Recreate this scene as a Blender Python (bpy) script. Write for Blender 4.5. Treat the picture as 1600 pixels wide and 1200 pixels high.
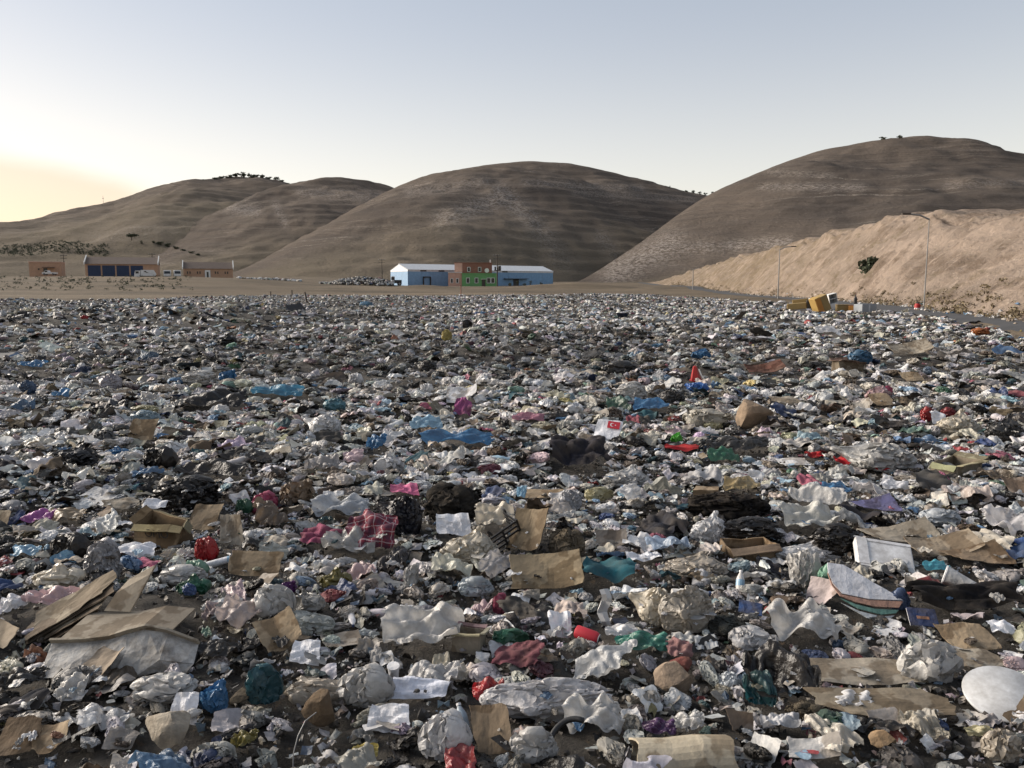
import bpy, math, random
import numpy as np
from mathutils import Vector, Matrix, noise as mnoise
for o in list(bpy.data.objects): bpy.data.objects.remove(o)
SC = bpy.context.scene
COL = SC.collection
R = math.radians
# ------------------------------------------------------------ camera
FPX = 1244.0; HORIZON = 447.0; CAMZ = 1.65
PITCH = math.atan((600 - HORIZON) / FPX)
cd = bpy.data.cameras.new('camera'); cam = bpy.data.objects.new('camera', cd); COL.objects.link(cam)
cd.sensor_width = 36; cd.lens = FPX / 1600 * 36; cd.clip_start = 0.05; cd.clip_end = 20000
cam.location = (0, 0, CAMZ); cam.rotation_euler = (math.pi / 2 - PITCH, 0, 0)
SC.camera = cam
SC.render.resolution_x = 1024; SC.render.resolution_y = 768
# ------------------------------------------------------------ sky, sun, exposure
SUN_EL = R(19.0); SUN_AZ = R(-70)          # azimuth from +Y (view), negative = to the left
W = bpy.data.worlds.new('World'); SC.world = W; W.use_nodes = True
def build_world():
    nt = W.node_tree; nt.nodes.clear(); N = nt.nodes.new; L = nt.links.new
    out = N('ShaderNodeOutputWorld'); bg = N('ShaderNodeBackground'); L(bg.outputs[0], out.inputs[0])
    sky = N('ShaderNodeTexSky'); sky.sky_type = 'NISHITA'; sky.sun_disc = False
    sky.sun_elevation = SUN_EL; sky.sun_rotation = SUN_AZ
    sky.altitude = 900; sky.air_density = 1.0; sky.dust_density = 2.2; sky.ozone_density = 2.0
    hs = N('ShaderNodeHueSaturation'); hs.inputs['Saturation'].default_value = SKY_SAT
    L(sky.outputs[0], hs.inputs['Color'])
    gm = N('ShaderNodeGamma'); gm.inputs[1].default_value = SKY_GAMMA; L(hs.outputs[0], gm.inputs[0])
    tint = N('ShaderNodeMix'); tint.data_type = 'RGBA'; tint.blend_type = 'MULTIPLY'; tint.inputs[0].default_value = 1; L(gm.outputs[0], tint.inputs[6]); 
    # warmer towards the horizon, cooler overhead
    tc = N('ShaderNodeTexCoord'); sp = N('ShaderNodeSeparateXYZ'); L(tc.outputs['Generated'], sp.inputs[0])
    el = N('ShaderNodeMapRange'); el.interpolation_type = 'SMOOTHSTEP'; el.inputs[1].default_value = 0.04; el.inputs[2].default_value = 0.36; L(sp.outputs[2], el.inputs[0])
    tw = N('ShaderNodeMix'); tw.data_type = 'RGBA'; L(el.outputs[0], tw.inputs[0]); tw.inputs[6].default_value = SKY_LOW; tw.inputs[7].default_value = SKY_HIGH; L(tw.outputs[2], tint.inputs[7])
    # bank of smoky cloud low in the sky towards the sunset
    at = N('ShaderNodeMath'); at.operation = 'ARCTAN2'; L(sp.outputs[0], at.inputs[0]); L(sp.outputs[1], at.inputs[1])
    nz = N('ShaderNodeTexNoise'); nz.inputs['Scale'].default_value = 5; nz.inputs['Detail'].default_value = 4
    mp = N('ShaderNodeMapping'); mp.inputs['Scale'].default_value = (1, 1, 4); L(tc.outputs['Generated'], mp.inputs[0]); L(mp.outputs[0], nz.inputs['Vector'])
    # top of the bank: falls from 8.5 degrees at azimuth -33 to 5.5 at -22
    top = N('ShaderNodeMapRange'); top.inputs[1].default_value = -0.56; top.inputs[2].default_value = -0.33
    top.inputs[3].default_value = 0.138; top.inputs[4].default_value = 0.088; L(at.outputs[0], top.inputs[0])
    nm = N('ShaderNodeMath'); nm.operation = 'MULTIPLY_ADD'; nm.inputs[1].default_value = 0.035; L(nz.outputs[0], nm.inputs[0]); L(top.outputs[0], nm.inputs[2])
    df = N('ShaderNodeMath'); df.operation = 'SUBTRACT'; L(nm.outputs[0], df.inputs[0]); L(sp.outputs[2], df.inputs[1])
    m1 = N('ShaderNodeMapRange'); m1.interpolation_type = 'SMOOTHSTEP'; m1.inputs[1].default_value = 0.0; m1.inputs[2].default_value = 0.034; L(df.outputs[0], m1.inputs[0])
    m2 = N('ShaderNodeMapRange'); m2.interpolation_type = 'SMOOTHSTEP'; m2.inputs[1].default_value = -0.36; m2.inputs[2].default_value = -0.46; L(at.outputs[0], m2.inputs[0])
    mm = N('ShaderNodeMath'); mm.operation = 'MULTIPLY'; L(m1.outputs[0], mm.inputs[0]); L(m2.outputs[0], mm.inputs[1])
    m3 = N('ShaderNodeMath'); m3.operation = 'MULTIPLY'; m3.inputs[1].default_value = 0.95; L(mm.outputs[0], m3.inputs[0])
    mx = N('ShaderNodeMix'); mx.data_type = 'RGBA'; mx.blend_type = 'MULTIPLY'
    L(m3.outputs[0], mx.inputs[0]); L(tint.outputs[2], mx.inputs[6]); mx.inputs[7].default_value = (0.87, 0.77, 0.68, 1)
    L(mx.outputs[2], bg.inputs[0]); bg.inputs[1].default_value = SKY_STRENGTH
SKY_SAT = 0.8; SKY_GAMMA = 0.46; SKY_STRENGTH = 0.116; SKY_LOW = (1.50, 1.30, 1.10, 1); SKY_HIGH = (1.0, .975, .975, 1)
build_world()
sd = bpy.data.lights.new('sun', 'SUN'); sun = bpy.data.objects.new('sun', sd); COL.objects.link(sun)
sd.energy = 2.5; sd.angle = R(45); sd.color = (1.0, 0.90, 0.78)
sdir = Vector((math.sin(SUN_AZ) * math.cos(SUN_EL), math.cos(SUN_AZ) * math.cos(SUN_EL), math.sin(SUN_EL)))
sun.rotation_euler = sdir.to_track_quat('Z', 'Y').to_euler()
vs = SC.view_settings; vs.view_transform = 'Standard'; vs.look = 'None'; vs.gamma = 1; vs.exposure = 1.68; vs.use_curve_mapping = False
SC.render.engine = 'CYCLES'; SC.cycles.max_bounces = 5; SC.cycles.diffuse_bounces = 3; SC.cycles.glossy_bounces = 2; SC.cycles.transmission_bounces = 2; SC.cycles.transparent_max_bounces = 4; SC.cycles.caustics_reflective = False; SC.cycles.caustics_refractive = False

# ------------------------------------------------------------ projection helpers (photograph pixels -> rays)
cp, sp_ = math.cos(PITCH), math.sin(PITCH)
def ray(px, py):
    u = (px - 800) / FPX; v = (600 - py) / FPX
    return np.array([u, cp + v * sp_, -sp_ + v * cp])
def at(px, py, Y):
    d = ray(px, py); return np.array([0, 0, CAMZ]) + d * (Y / d[1])
def proj(p):
    x, y, z = p[0], p[1], p[2] - CAMZ
    f = y * cp - z * sp_; u = x / f; v = (y * sp_ + z * cp) / f
    return 800 + u * FPX, 600 - v * FPX
# ------------------------------------------------------------ vectorised value noise
def _hash(ix, iy, s):
    h = (ix.astype(np.int64) * 374761393 + iy.astype(np.int64) * 668265263 + s * 1442695041) & 0x7fffffff
    h = ((h ^ (h >> 13)) * 1274126177) & 0x7fffffff
    return ((h ^ (h >> 16)) & 0xffff) / 65535.0
def vnoise(x, y, s=0):
    x = np.asarray(x, float); y = np.asarray(y, float)
    ix = np.floor(x); iy = np.floor(y); fx = x - ix; fy = y - iy
    fx = fx * fx * (3 - 2 * fx); fy = fy * fy * (3 - 2 * fy)
    a = _hash(ix, iy, s); b = _hash(ix + 1, iy, s); c = _hash(ix, iy + 1, s); d = _hash(ix + 1, iy + 1, s)
    return (a * (1 - fx) + b * fx) * (1 - fy) + (c * (1 - fx) + d * fx) * fy - 0.5
def fbm(x, y, s=0, o=4):
    t = 0; a = 1.0
    for k in range(o):
        t = t + a * vnoise(np.asarray(x) * 2 ** k + 13.7 * k, np.asarray(y) * 2 ** k + 7.1 * k, s + k); a *= .5
    return t
def smooth(a, b, x):
    t = np.clip((np.asarray(x, float) - a) / (b - a), 0, 1); return t * t * (3 - 2 * t)
# ------------------------------------------------------------ object helpers
def mesh(name, v, f, smooth_=False, sharp=None, col=None):
    m = bpy.data.meshes.new(name)
    v = np.asarray(v, float)
    if isinstance(f, np.ndarray):
        n, k = f.shape
        m.vertices.add(len(v)); m.vertices.foreach_set('co', v.ravel())
        m.loops.add(n * k); m.loops.foreach_set('vertex_index', f.astype(np.int32).ravel())
        m.polygons.add(n); m.polygons.foreach_set('loop_start', np.arange(0, n * k, k, dtype=np.int32))
        m.update(calc_edges=True)
    else:
        m.from_pydata([tuple(p) for p in v], [], [tuple(q) for q in f])
    if smooth_: m.polygons.foreach_set('use_smooth', np.ones(len(m.polygons), bool))
    if sharp: m.set_sharp_from_angle(angle=R(sharp))
    if col is not None:
        a = m.color_attributes.new('Col', 'FLOAT_COLOR', 'POINT')
        c = np.ones((len(v), 4)); c[:, :3] = col; a.data.foreach_set('color', c.ravel())
    m.validate(); return m
def obj(name, me, mat=None, parent=None, loc=(0, 0, 0), rot=(0, 0, 0), scale=(1, 1, 1), color=None):
    o = bpy.data.objects.new(name, me); COL.objects.link(o)
    if mat is not None and me is not None and len(me.materials) == 0: me.materials.append(mat)
    o.location = loc; o.rotation_euler = rot; o.scale = scale
    if parent is not None: o.parent = parent
    if color is not None: o.color = (*color, 1)
    return o
def tag(o, label, cat, group=None):
    o['label'] = label; o['category'] = cat
    if group: o['group'] = group
    return o
def empty(name, loc=(0, 0, 0), rz=0):
    o = bpy.data.objects.new(name, None); COL.objects.link(o); o.location = loc; o.rotation_euler = (0, 0, rz); o.empty_display_size = .1
    return o
def struct(o, kind='structure'): o['kind'] = kind; return o
class MB:
    """collects simple shapes and builds one mesh"""
    def __init__(s): s.v = []; s.f = []
    def add(s, v, f):
        b = len(s.v); s.v += [tuple(p) for p in v]; s.f += [tuple(i + b for i in q) for q in f]; return s
    def box(s, x0, x1, y0, y1, z0, z1):
        return s.add([(x0, y0, z0), (x1, y0, z0), (x1, y1, z0), (x0, y1, z0), (x0, y0, z1), (x1, y0, z1), (x1, y1, z1), (x0, y1, z1)],
                     [(3, 2, 1, 0), (4, 5, 6, 7), (0, 1, 5, 4), (1, 2, 6, 5), (2, 3, 7, 6), (3, 0, 4, 7)])
    def tube(s, pts, rad, n=6):
        pts = [Vector(p) for p in pts]; rad = rad if hasattr(rad, '__len__') else [rad] * len(pts); v = []
        for i, p in enumerate(pts):
            d = (pts[min(i + 1, len(pts) - 1)] - pts[max(i - 1, 0)]).normalized()
            a = d.orthogonal().normalized() if i == 0 else (a - d * a.dot(d)).normalized()
            b = d.cross(a)
            v += [p + (a * math.cos(t) + b * math.sin(t)) * rad[i] for t in [2 * math.pi * k / n for k in range(n)]]
        f = [(i * n + k, i * n + (k + 1) % n, (i + 1) * n + (k + 1) % n, (i + 1) * n + k) for i in range(len(pts) - 1) for k in range(n)]
        f += [tuple(range(n))[::-1], tuple((len(pts) - 1) * n + k for k in range(n))]
        return s.add(v, f)
    def lathe(s, prof, n=16, axis='z'):
        v = []
        for r, h in prof:
            for k in range(n):
                t = 2 * math.pi * k / n; p = (r * math.cos(t), r * math.sin(t), h)
                v.append(p if axis == 'z' else (p[2], p[0], p[1]))
        m = len(prof)
        f = [(i * n + k, i * n + (k + 1) % n, (i + 1) * n + (k + 1) % n, (i + 1) * n + k) for i in range(m - 1) for k in range(n)]
        f += [tuple(range(n))[::-1], tuple((m - 1) * n + k for k in range(n))]
        return s.add(v, f)
    def build(s, name, mat, parent=None, smooth_=False, sharp=None, **k):
        return obj(name, mesh(name, s.v, s.f, smooth_, sharp), mat, parent, **k)
rng = np.random.default_rng(11)
# ------------------------------------------------------------ materials
def new_mat(name):
    m = bpy.data.materials.new(name); m.use_nodes = True; nt = m.node_tree; nt.nodes.clear()
    out = nt.nodes.new('ShaderNodeOutputMaterial'); b = nt.nodes.new('ShaderNodeBsdfPrincipled'); nt.links.new(b.outputs[0], out.inputs[0])
    return m, nt, b, out
def nnoise(nt, vec, scale, detail=4, rough=.55):
    n = nt.nodes.new('ShaderNodeTexNoise'); n.inputs['Scale'].default_value = scale; n.inputs['Detail'].default_value = detail; n.inputs['Roughness'].default_value = rough
    if vec is not None: nt.links.new(vec, n.inputs['Vector'])
    return n.outputs[0]
def nramp(nt, fac, a, b, lo=0.0, hi=1.0):
    r = nt.nodes.new('ShaderNodeMapRange'); r.inputs[1].default_value = a; r.inputs[2].default_value = b; r.inputs[3].default_value = lo; r.inputs[4].default_value = hi
    nt.links.new(fac, r.inputs[0]); return r.outputs[0]
def nmix(nt, fac, a, b, blend='MIX'):
    m = nt.nodes.new('ShaderNodeMix'); m.data_type = 'RGBA'; m.blend_type = blend
    for s, i in ((fac, 0), (a, 6), (b, 7)):
        if isinstance(s, (int, float)): m.inputs[i].default_value = s
        elif isinstance(s, (tuple, list)): m.inputs[i].default_value = (*s[:3], 1)
        else: nt.links.new(s, m.inputs[i])
    return m.outputs[2]
def nmath(nt, op, a, b=None):
    m = nt.nodes.new('ShaderNodeMath'); m.operation = op
    for s, i in ((a, 0), (b, 1)):
        if s is None: continue
        if isinstance(s, (int, float)): m.inputs[i].default_value = s
        else: nt.links.new(s, m.inputs[i])
    return m.outputs[0]
def nbump(nt, b, h, strength=.3, dist=.02):
    n = nt.nodes.new('ShaderNodeBump'); n.inputs['Strength'].default_value = strength; n.inputs['Distance'].default_value = dist
    nt.links.new(h, n.inputs['Height']); nt.links.new(n.outputs[0], b.inputs['Normal'])
def geo_pos(nt): return nt.nodes.new('ShaderNodeNewGeometry').outputs['Position']
def mapped(nt, vec, sc=(1, 1, 1), rot=(0, 0, 0)):
    m = nt.nodes.new('ShaderNodeMapping'); m.inputs['Scale'].default_value = sc; m.inputs['Rotation'].default_value = rot
    nt.links.new(vec, m.inputs[0]); return m.outputs[0]
DIRT = (0.105, 0.086, 0.066)
def source_col(nt, src):
    if src == 'object': return nt.nodes.new('ShaderNodeObjectInfo').outputs['Color']
    if src == 'attr':
        a = nt.nodes.new('ShaderNodeVertexColor'); a.layer_name = 'Col'; return a.outputs[0]
    if src == 'instancer':
        a = nt.nodes.new('ShaderNodeAttribute'); a.attribute_type = 'INSTANCER'; a.attribute_name = 'Col'; return a.outputs['Color']
    r = nt.nodes.new('ShaderNodeRGB'); r.outputs[0].default_value = (*src, 1); return r.outputs[0]
def litter_mat(name, src='object', rough=.5, dirt=.55, transl=0.0, bump=.25, bscale=40, spec=.4, dscale=5.0, fine=60, crinkle=0, stain=0):
    """soiled thin material: own colour, blotches of mud, small creases"""
    m, nt, b, out = new_mat(name); pos = geo_pos(nt)
    c = source_col(nt, src)
    n1 = nnoise(nt, pos, dscale, 5, .65); n2 = nnoise(nt, pos, fine, 3)
    f = nmath(nt, 'MULTIPLY', nramp(nt, n1, .36, .66), dirt)
    c2 = nmix(nt, f, c, DIRT)
    c3 = nmix(nt, nramp(nt, n2, .3, .7, 0, .28), c2, nmix(nt, 1.0, c2, (.55, .52, .48), 'MULTIPLY'))
    if stain:
        ns = nnoise(nt, pos, 6.5, 3, .55); c3 = nmix(nt, nramp(nt, ns, .50, .54, 0, stain), c3, nmix(nt, 1.0, c3, (.52, .47, .42), 'MULTIPLY'))
        ns = nnoise(nt, mapped(nt, pos, (30, 4, 9)), 1.0, 4, .7); c3 = nmix(nt, nramp(nt, ns, .55, .7, 0, stain * .8), c3, nmix(nt, 1.0, c3, (1.35, 1.32, 1.28), 'MULTIPLY'))
    nt.links.new(c3, b.inputs['Base Color']); b.inputs['Roughness'].default_value = rough; b.inputs['Specular IOR Level'].default_value = spec
    if crinkle:
        # sharp little facets, as in crushed film
        wv = nt.nodes.new('ShaderNodeVectorMath'); wv.operation = 'MULTIPLY_ADD'; nz = nt.nodes.new('ShaderNodeTexNoise'); nz.inputs['Scale'].default_value = crinkle * .6; nt.links.new(pos, nz.inputs['Vector'])
        nt.links.new(nz.outputs[1], wv.inputs[0]); wv.inputs[1].default_value = (1.2 / crinkle,) * 3; nt.links.new(pos, wv.inputs[2])
        hs = []
        for k in (1.0,):
            v = nt.nodes.new('ShaderNodeTexVoronoi'); v.inputs['Scale'].default_value = crinkle * k; nt.links.new(wv.outputs[0], v.inputs['Vector']); hs.append(v.outputs['Distance'])
        h = nmath(nt, 'ADD', hs[0], nmath(nt, 'MULTIPLY', nnoise(nt, pos, bscale * 1.4, 3, .6), .6)); nbump(nt, b, h, bump, .5 / crinkle)
    elif bump: nbump(nt, b, nnoise(nt, pos, bscale, 4, .6), bump, .012)
    if transl:
        t = nt.nodes.new('ShaderNodeBsdfTranslucent'); nt.links.new(c3, t.inputs[0]); s = nt.nodes.new('ShaderNodeMixShader'); s.inputs[0].default_value = transl
        nt.links.new(b.outputs[0], s.inputs[1]); nt.links.new(t.outputs[0], s.inputs[2]); nt.links.new(s.outputs[0], out.inputs[0])
    return m
def plain(name, col, rough=.7, vary=.25, scale=3.0, metal=0.0, spec=.4):
    m, nt, b, out = new_mat(name); n = nnoise(nt, geo_pos(nt), scale, 5, .6)
    c = nmix(nt, nramp(nt, n, .3, .72), col, tuple(x * (1 - vary) for x in col))
    nt.links.new(c, b.inputs['Base Color']); b.inputs['Roughness'].default_value = rough; b.inputs['Metallic'].default_value = metal; b.inputs['Specular IOR Level'].default_value = spec
    return m
M = {}
M['film'] = litter_mat('plastic_film', rough=.3, dirt=.42, transl=.3, bump=.38, bscale=45, spec=.5, crinkle=20)
M['cloth'] = litter_mat('cloth', rough=.9, dirt=.5, bump=.3, bscale=160, spec=.15)
M['paper'] = litter_mat('paper', rough=.75, dirt=.32, transl=.1, bump=.35, bscale=30, spec=.25, dscale=7, crinkle=14)
M['card'] = litter_mat('cardboard', stain=.8, rough=.88, dirt=.5, bump=.2, bscale=70, spec=.2, dscale=4)
M['soiled'] = litter_mat('soiled_board', rough=.85, dirt=.85, bump=.4, bscale=30, spec=.2, dscale=9, crinkle=16)
M['hard'] = litter_mat('hard_plastic', rough=.4, dirt=.5, bump=.05, spec=.5, dscale=9)
M['rock'] = litter_mat('stone', rough=.95, dirt=.55, bump=.7, bscale=45, spec=.2, dscale=14)
M['hair'] = litter_mat('matted_fibre', rough=.95, dirt=.5, bump=1.0, bscale=140, spec=.1, dscale=12)
M['scrap'] = litter_mat('instanced_litter', 'instancer', rough=.5, dirt=.42, transl=.2, bump=.38, bscale=40, spec=.45, crinkle=22)
M['stuff'] = litter_mat('mixed_litter', 'attr', rough=.55, dirt=.38, transl=.08, bump=.6, bscale=30, spec=.35, dscale=4, fine=35, crinkle=22)
def plaid():
    m, nt, b, out = new_mat('red_plaid'); tc = nt.nodes.new('ShaderNodeTexCoord'); s = nt.nodes.new('ShaderNodeSeparateXYZ'); nt.links.new(tc.outputs['UV'], s.inputs[0])
    def stripes(sock, k, lo, hi):
        fr = nmath(nt, 'FRACT', nmath(nt, 'MULTIPLY', sock, k)); return nmath(nt, 'MULTIPLY', nmath(nt, 'GREATER_THAN', fr, lo), nmath(nt, 'LESS_THAN', fr, hi))
    c = (0.20, 0.028, 0.045)
    for i in (0, 1): c = nmix(nt, nmath(nt, 'MULTIPLY', stripes(s.outputs[i], 5, 0.0, .42), .55), c, (.05, .025, .045))
    for i in (0, 1): c = nmix(nt, nmath(nt, 'MULTIPLY', stripes(s.outputs[i], 5, .66, .75), .6), c, (.55, .45, .45))
    nt.links.new(c, b.inputs['Base Color']); b.inputs['Roughness'].default_value = .9
    nbump(nt, b, nnoise(nt, geo_pos(nt), 150, 3), .3, .01); return m
M['plaid'] = plaid()
def bed_mat():
    """trodden soil with crumbs of litter"""
    m, nt, b, out = new_mat('refuse_soil'); pos = geo_pos(nt)
    a = nmix(nt, nramp(nt, nnoise(nt, pos, 3, 6, .7), .35, .65), (.03, .027, .024), (.105, .095, .083))
    sp = nnoise(nt, pos, 55, 4, .75); c = nmix(nt, nramp(nt, sp, .58, .72, 0, .6), a, (.24, .22, .19)); c = nmix(nt, nramp(nt, nnoise(nt, pos, 19, 3, .6), .62, .7, 0, .6), c, (.15, .11, .075))
    nt.links.new(c, b.inputs['Base Color']); b.inputs['Roughness'].default_value = .95; b.inputs['Specular IOR Level'].default_value = .2
    nbump(nt, b, nnoise(nt, pos, 25, 6, .75), 1.0, .04); return m
M['bed'] = bed_mat()
def grass_mat():
    m, nt, b, out = new_mat('dry_grass_ground'); pos = geo_pos(nt)
    n1 = nnoise(nt, mapped(nt, pos, (.02, .05, .02)), 1.0, 6, .65); n2 = nnoise(nt, mapped(nt, pos, (.25, .8, .3)), 1.0, 5, .7)
    c = nmix(nt, nramp(nt, n1, .38, .62), (.175, .138, .098), (.098, .08, .06))
    c = nmix(nt, nramp(nt, n2, .5, .75, 0, .65), c, (.085, .075, .055))
    c = nmix(nt, nramp(nt, n2, .42, .25, 0, .5), c, (.29, .225, .15))
    nt.links.new(c, b.inputs['Base Color']); b.inputs['Roughness'].default_value = 1; b.inputs['Specular IOR Level'].default_value = .1
    nbump(nt, b, nnoise(nt, pos, 1.5, 5, .7), .8, .3); return m
M['ground'] = grass_mat()
def hill_mat():
    m, nt, b, out = new_mat('dry_hillside'); pos = geo_pos(nt)
    big = nnoise(nt, mapped(nt, pos, (.006, .006, .012)), 1.0, 5, .6)
    c = nmix(nt, nramp(nt, big, .36, .64), (.137, .112, .092), (.092, .077, .066))
    # strata: thin ledges that follow level lines
    wob = nmath(nt, 'MULTIPLY', nnoise(nt, mapped(nt, pos, (.008, .008, .008)), 1.0, 3), 30)
    sp = nt.nodes.new('ShaderNodeSeparateXYZ'); nt.links.new(pos, sp.inputs[0])
    zz = nmath(nt, 'ADD', sp.outputs[2], wob)
    cb = nt.nodes.new('ShaderNodeCombineXYZ'); nt.links.new(nmath(nt, 'MULTIPLY', zz, .62), cb.inputs[2])
    nt.links.new(nmath(nt, 'MULTIPLY', sp.outputs[0], .006), cb.inputs[0]); nt.links.new(nmath(nt, 'MULTIPLY', sp.outputs[1], .006), cb.inputs[1])
    st = nnoise(nt, cb.outputs[0], 1.0, 4, .65)
    patch = nramp(nt, nnoise(nt, mapped(nt, pos, (.011, .011, .02)), 1.0, 4, .6), .47, .6)
    speck = nnoise(nt, mapped(nt, pos, (.4, .4, 1.0)), 1.0, 5, .75)
    led = nmath(nt, 'MULTIPLY', nramp(nt, st, .55, .66), patch)
    c = nmix(nt, nmath(nt, 'MULTIPLY', led, nramp(nt, speck, .46, .54, .05, .9)), c, (.28, .245, .21))
    c = nmix(nt, nmath(nt, 'MULTIPLY', nramp(nt, st, .46, .36), .4), c, (.06, .05, .044))
    # outcrops of pale limestone (vertex mask) and dry yellow grass near the foot
    a = nt.nodes.new('ShaderNodeVertexColor'); a.layer_name = 'Col'; sc = nt.nodes.new('ShaderNodeSeparateColor'); nt.links.new(a.outputs[0], sc.inputs[0])
    out1 = nmath(nt, 'MULTIPLY', sc.outputs[0], nramp(nt, speck, .48, .53))
    c = nmix(nt, nmath(nt, 'MULTIPLY', out1, .8), c, (.34, .30, .265))
    c = nmix(nt, nmath(nt, 'MULTIPLY', sc.outputs[1], nramp(nt, big, .3, .6, .3, .85)), c, (.165, .138, .1))
    gsp = nnoise(nt, mapped(nt, pos, (.42, .42, .42)), 1.0, 3, .7)
    c = nmix(nt, nramp(nt, gsp, .6, .68, 0, .6), c, (.05, .046, .036)); c = nmix(nt, nramp(nt, gsp, .42, .3, 0, .4), c, (.19, .163, .138))
    nt.links.new(c, b.inputs['Base Color']); b.inputs['Roughness'].default_value = 1; b.inputs['Specular IOR Level'].default_value = .05
    h = nmath(nt, 'ADD', nmath(nt, 'MULTIPLY', st, .8), speck)
    nbump(nt, b, h, .8, 2.2); return m
M['hill'] = hill_mat()
def bank_mat():
    m, nt, b, out = new_mat('cut_earth'); pos = geo_pos(nt)
    tc = nt.nodes.new('ShaderNodeTexCoord'); uv = tc.outputs['UV']
    rill = nnoise(nt, mapped(nt, uv, (38, 3.5, 1), (0, 0, R(0))), 1.0, 5, .6)
    big = nnoise(nt, mapped(nt, pos, (.1, .07, .2)), 1.0, 5, .6)
    fine = nnoise(nt, mapped(nt, uv, (160, 5.5, 1)), 1.0, 5, .7)
    c = nmix(nt, nramp(nt, big, .36, .62), (.315, .25, .2), (.225, .18, .145))
    c = nmix(nt, nramp(nt, rill, .50, .62, 0, .75), c, (.135, .1, .075))
    c = nmix(nt, nramp(nt, fine, .54, .68, 0, .6), c, (.115, .085, .06))
    c = nmix(nt, nramp(nt, fine, .44, .32, 0, .6), c, (.45, .36, .29))
    c = nmix(nt, nramp(nt, nnoise(nt, mapped(nt, pos, (.3, .16, .5)), 1.0, 5, .7), .56, .66, 0, .7), c, (.135, .108, .07))
    spx = nt.nodes.new('ShaderNodeSeparateXYZ'); nt.links.new(pos, spx.inputs[0])
    c = nmix(nt, nmath(nt, 'MULTIPLY', nramp(nt, spx.outputs[1], 95, 190), nramp(nt, nnoise(nt, pos, .35, 5, .7), .4, .6, .2, .85)), c, (.165, .128, .085))
    c = nmix(nt, nramp(nt, nnoise(nt, pos, 2.4, 4, .7), .64, .70, 0, .75), c, (.42, .36, .29))
    nt.links.new(c, b.inputs['Base Color']); b.inputs['Roughness'].default_value = 1; b.inputs['Specular IOR Level'].default_value = .1
    nbump(nt, b, nmath(nt, 'ADD', nmath(nt, 'ADD', nmath(nt, 'MULTIPLY', rill, 1.5), fine), nnoise(nt, pos, 1.2, 6, .75)), 1.0, .6); return m
M['bank'] = bank_mat()
M['asphalt'] = plain('asphalt', (.06, .06, .062), .9, .3, .5)
M['gravel'] = plain('grey_gravel', (.17, .165, .158), .95, .45, 6)
for n, c, r in (('blue_sheet', (.17, .31, .48), .6), ('white_roof', (.56, .58, .60), .5), ('pink_wall', (.52, .32, .25), .85), ('brick_red', (.25, .115, .085), .9),
                ('green_wall', (.14, .33, .13), .85), ('white_paint', (.7, .7, .68), .6), ('dark_glass', (.02, .022, .025), .15), ('peach_wall', (.43, .27, .18), .85),
                ('brown_roof', (.15, .115, .095), .9), ('navy_door', (.018, .035, .085), .6), ('dark_metal', (.04, .04, .042), .6), ('grey_metal', (.2, .2, .2), .5), ('wood_pole', (.07, .055, .045), .9),
                ('truck_white', (.62, .62, .62), .4), ('tyre', (.02, .02, .02), .9), ('mustard', (.34, .22, .065), .8), ('orange_box', (.45, .2, .045), .8), ('tan_board', (.29, .205, .085), .85),
                ('grey_box', (.30, .32, .34), .6), ('bright_red', (.35, .02, .02), .5), ('leaf', (.05, .06, .034), .9), ('dry_leaf', (.19, .15, .09), .9), ('bark', (.06, .045, .035), .95),
                ('black_plastic', (.015, .015, .016), .45), ('chrome', (.5, .5, .5), .25), ('print_shade_dark', (.04, .035, .03), .9), ('print_red', (.5, .03, .045), .6), ('print_white', (.7, .7, .7), .6)):
    M[n] = plain(n, c, r, .22, 1.2 if n not in ('leaf', 'dry_leaf') else .5)
# ------------------------------------------------------------ the lie of the land
BASE_Y = [-20, 20, 38, 54, 70, 116, 220, 300, 460]; BASE_X = [2 + 8, 19, 26.5, 30.5, 35.5, 44.5, 55, 62, 76]
def bank_base(y): return np.interp(y, BASE_Y, BASE_X)
def bank_h(y): return np.interp(y, [-20, 25, 60, 80, 95, 113, 143, 195, 260, 325, 400, 460], [5.5, 6.4, 7.5, 8.5, 10.6, 11.5, 11.3, 10.0, 8.3, 6.4, 3.4, .3])
def heap_right(y): return np.where(np.asarray(y) < 60, bank_base(y) - 4.9, np.interp(y, [60, 105, 160], [27.4, 27.5, 27]))
def heap_far(x, y):
    u = np.asarray(x) / np.maximum(np.asarray(y), 1.0)
    return np.interp(u, [-.75, -.64, -.5, -.44, -.3, 0, .17], [55, 62, 74, 104, 124, 138, 150])
def heap_mask(x, y):
    x = np.asarray(x, float); y = np.asarray(y, float)
    j = 2.2 * fbm(x * .15, y * .15, 91)
    w = np.clip(y * .03, .5, 3)
    m = smooth(0, 1, (heap_right(y) - x + j * .3) / w) * smooth(0, 1, (heap_far(x, y) - y + 3 * j) / 4)
    # bare gravel at the left edge
    d = np.hypot((x + 14.6) / 2.5, (y - 19.6) / 2.2); m = m * smooth(.75, 1.15, d + .35 * fbm(x * .5, y * .5, 17))
    return m
def heap_z(x, y):
    x = np.asarray(x, float); y = np.asarray(y, float)
    z = .26 * fbm(x * .35, y * .35, 3, 3) + .10 * fbm(x * 1.6, y * 1.6, 5, 3)
    z = z - .06 * smooth(-6, -15, x) * smooth(12, 18, y) * smooth(34, 24, y) + .5 * smooth(-12, -22, x) * smooth(36, 46, y) * smooth(70, 58, y)
    z = z + .42 * fbm(x * .075 + 3, y * .075, 61, 2) * smooth(9, 22, y)
    z = z + .75 * np.exp(-((x + 15) / 7.5) ** 2 - ((y - 37) / 8) ** 2)
    fade = smooth(1.0, 5.0, y) * .7 + .3
    m = heap_mask(x, y)
    return z * fade * m - .42 * (1 - m)
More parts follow.
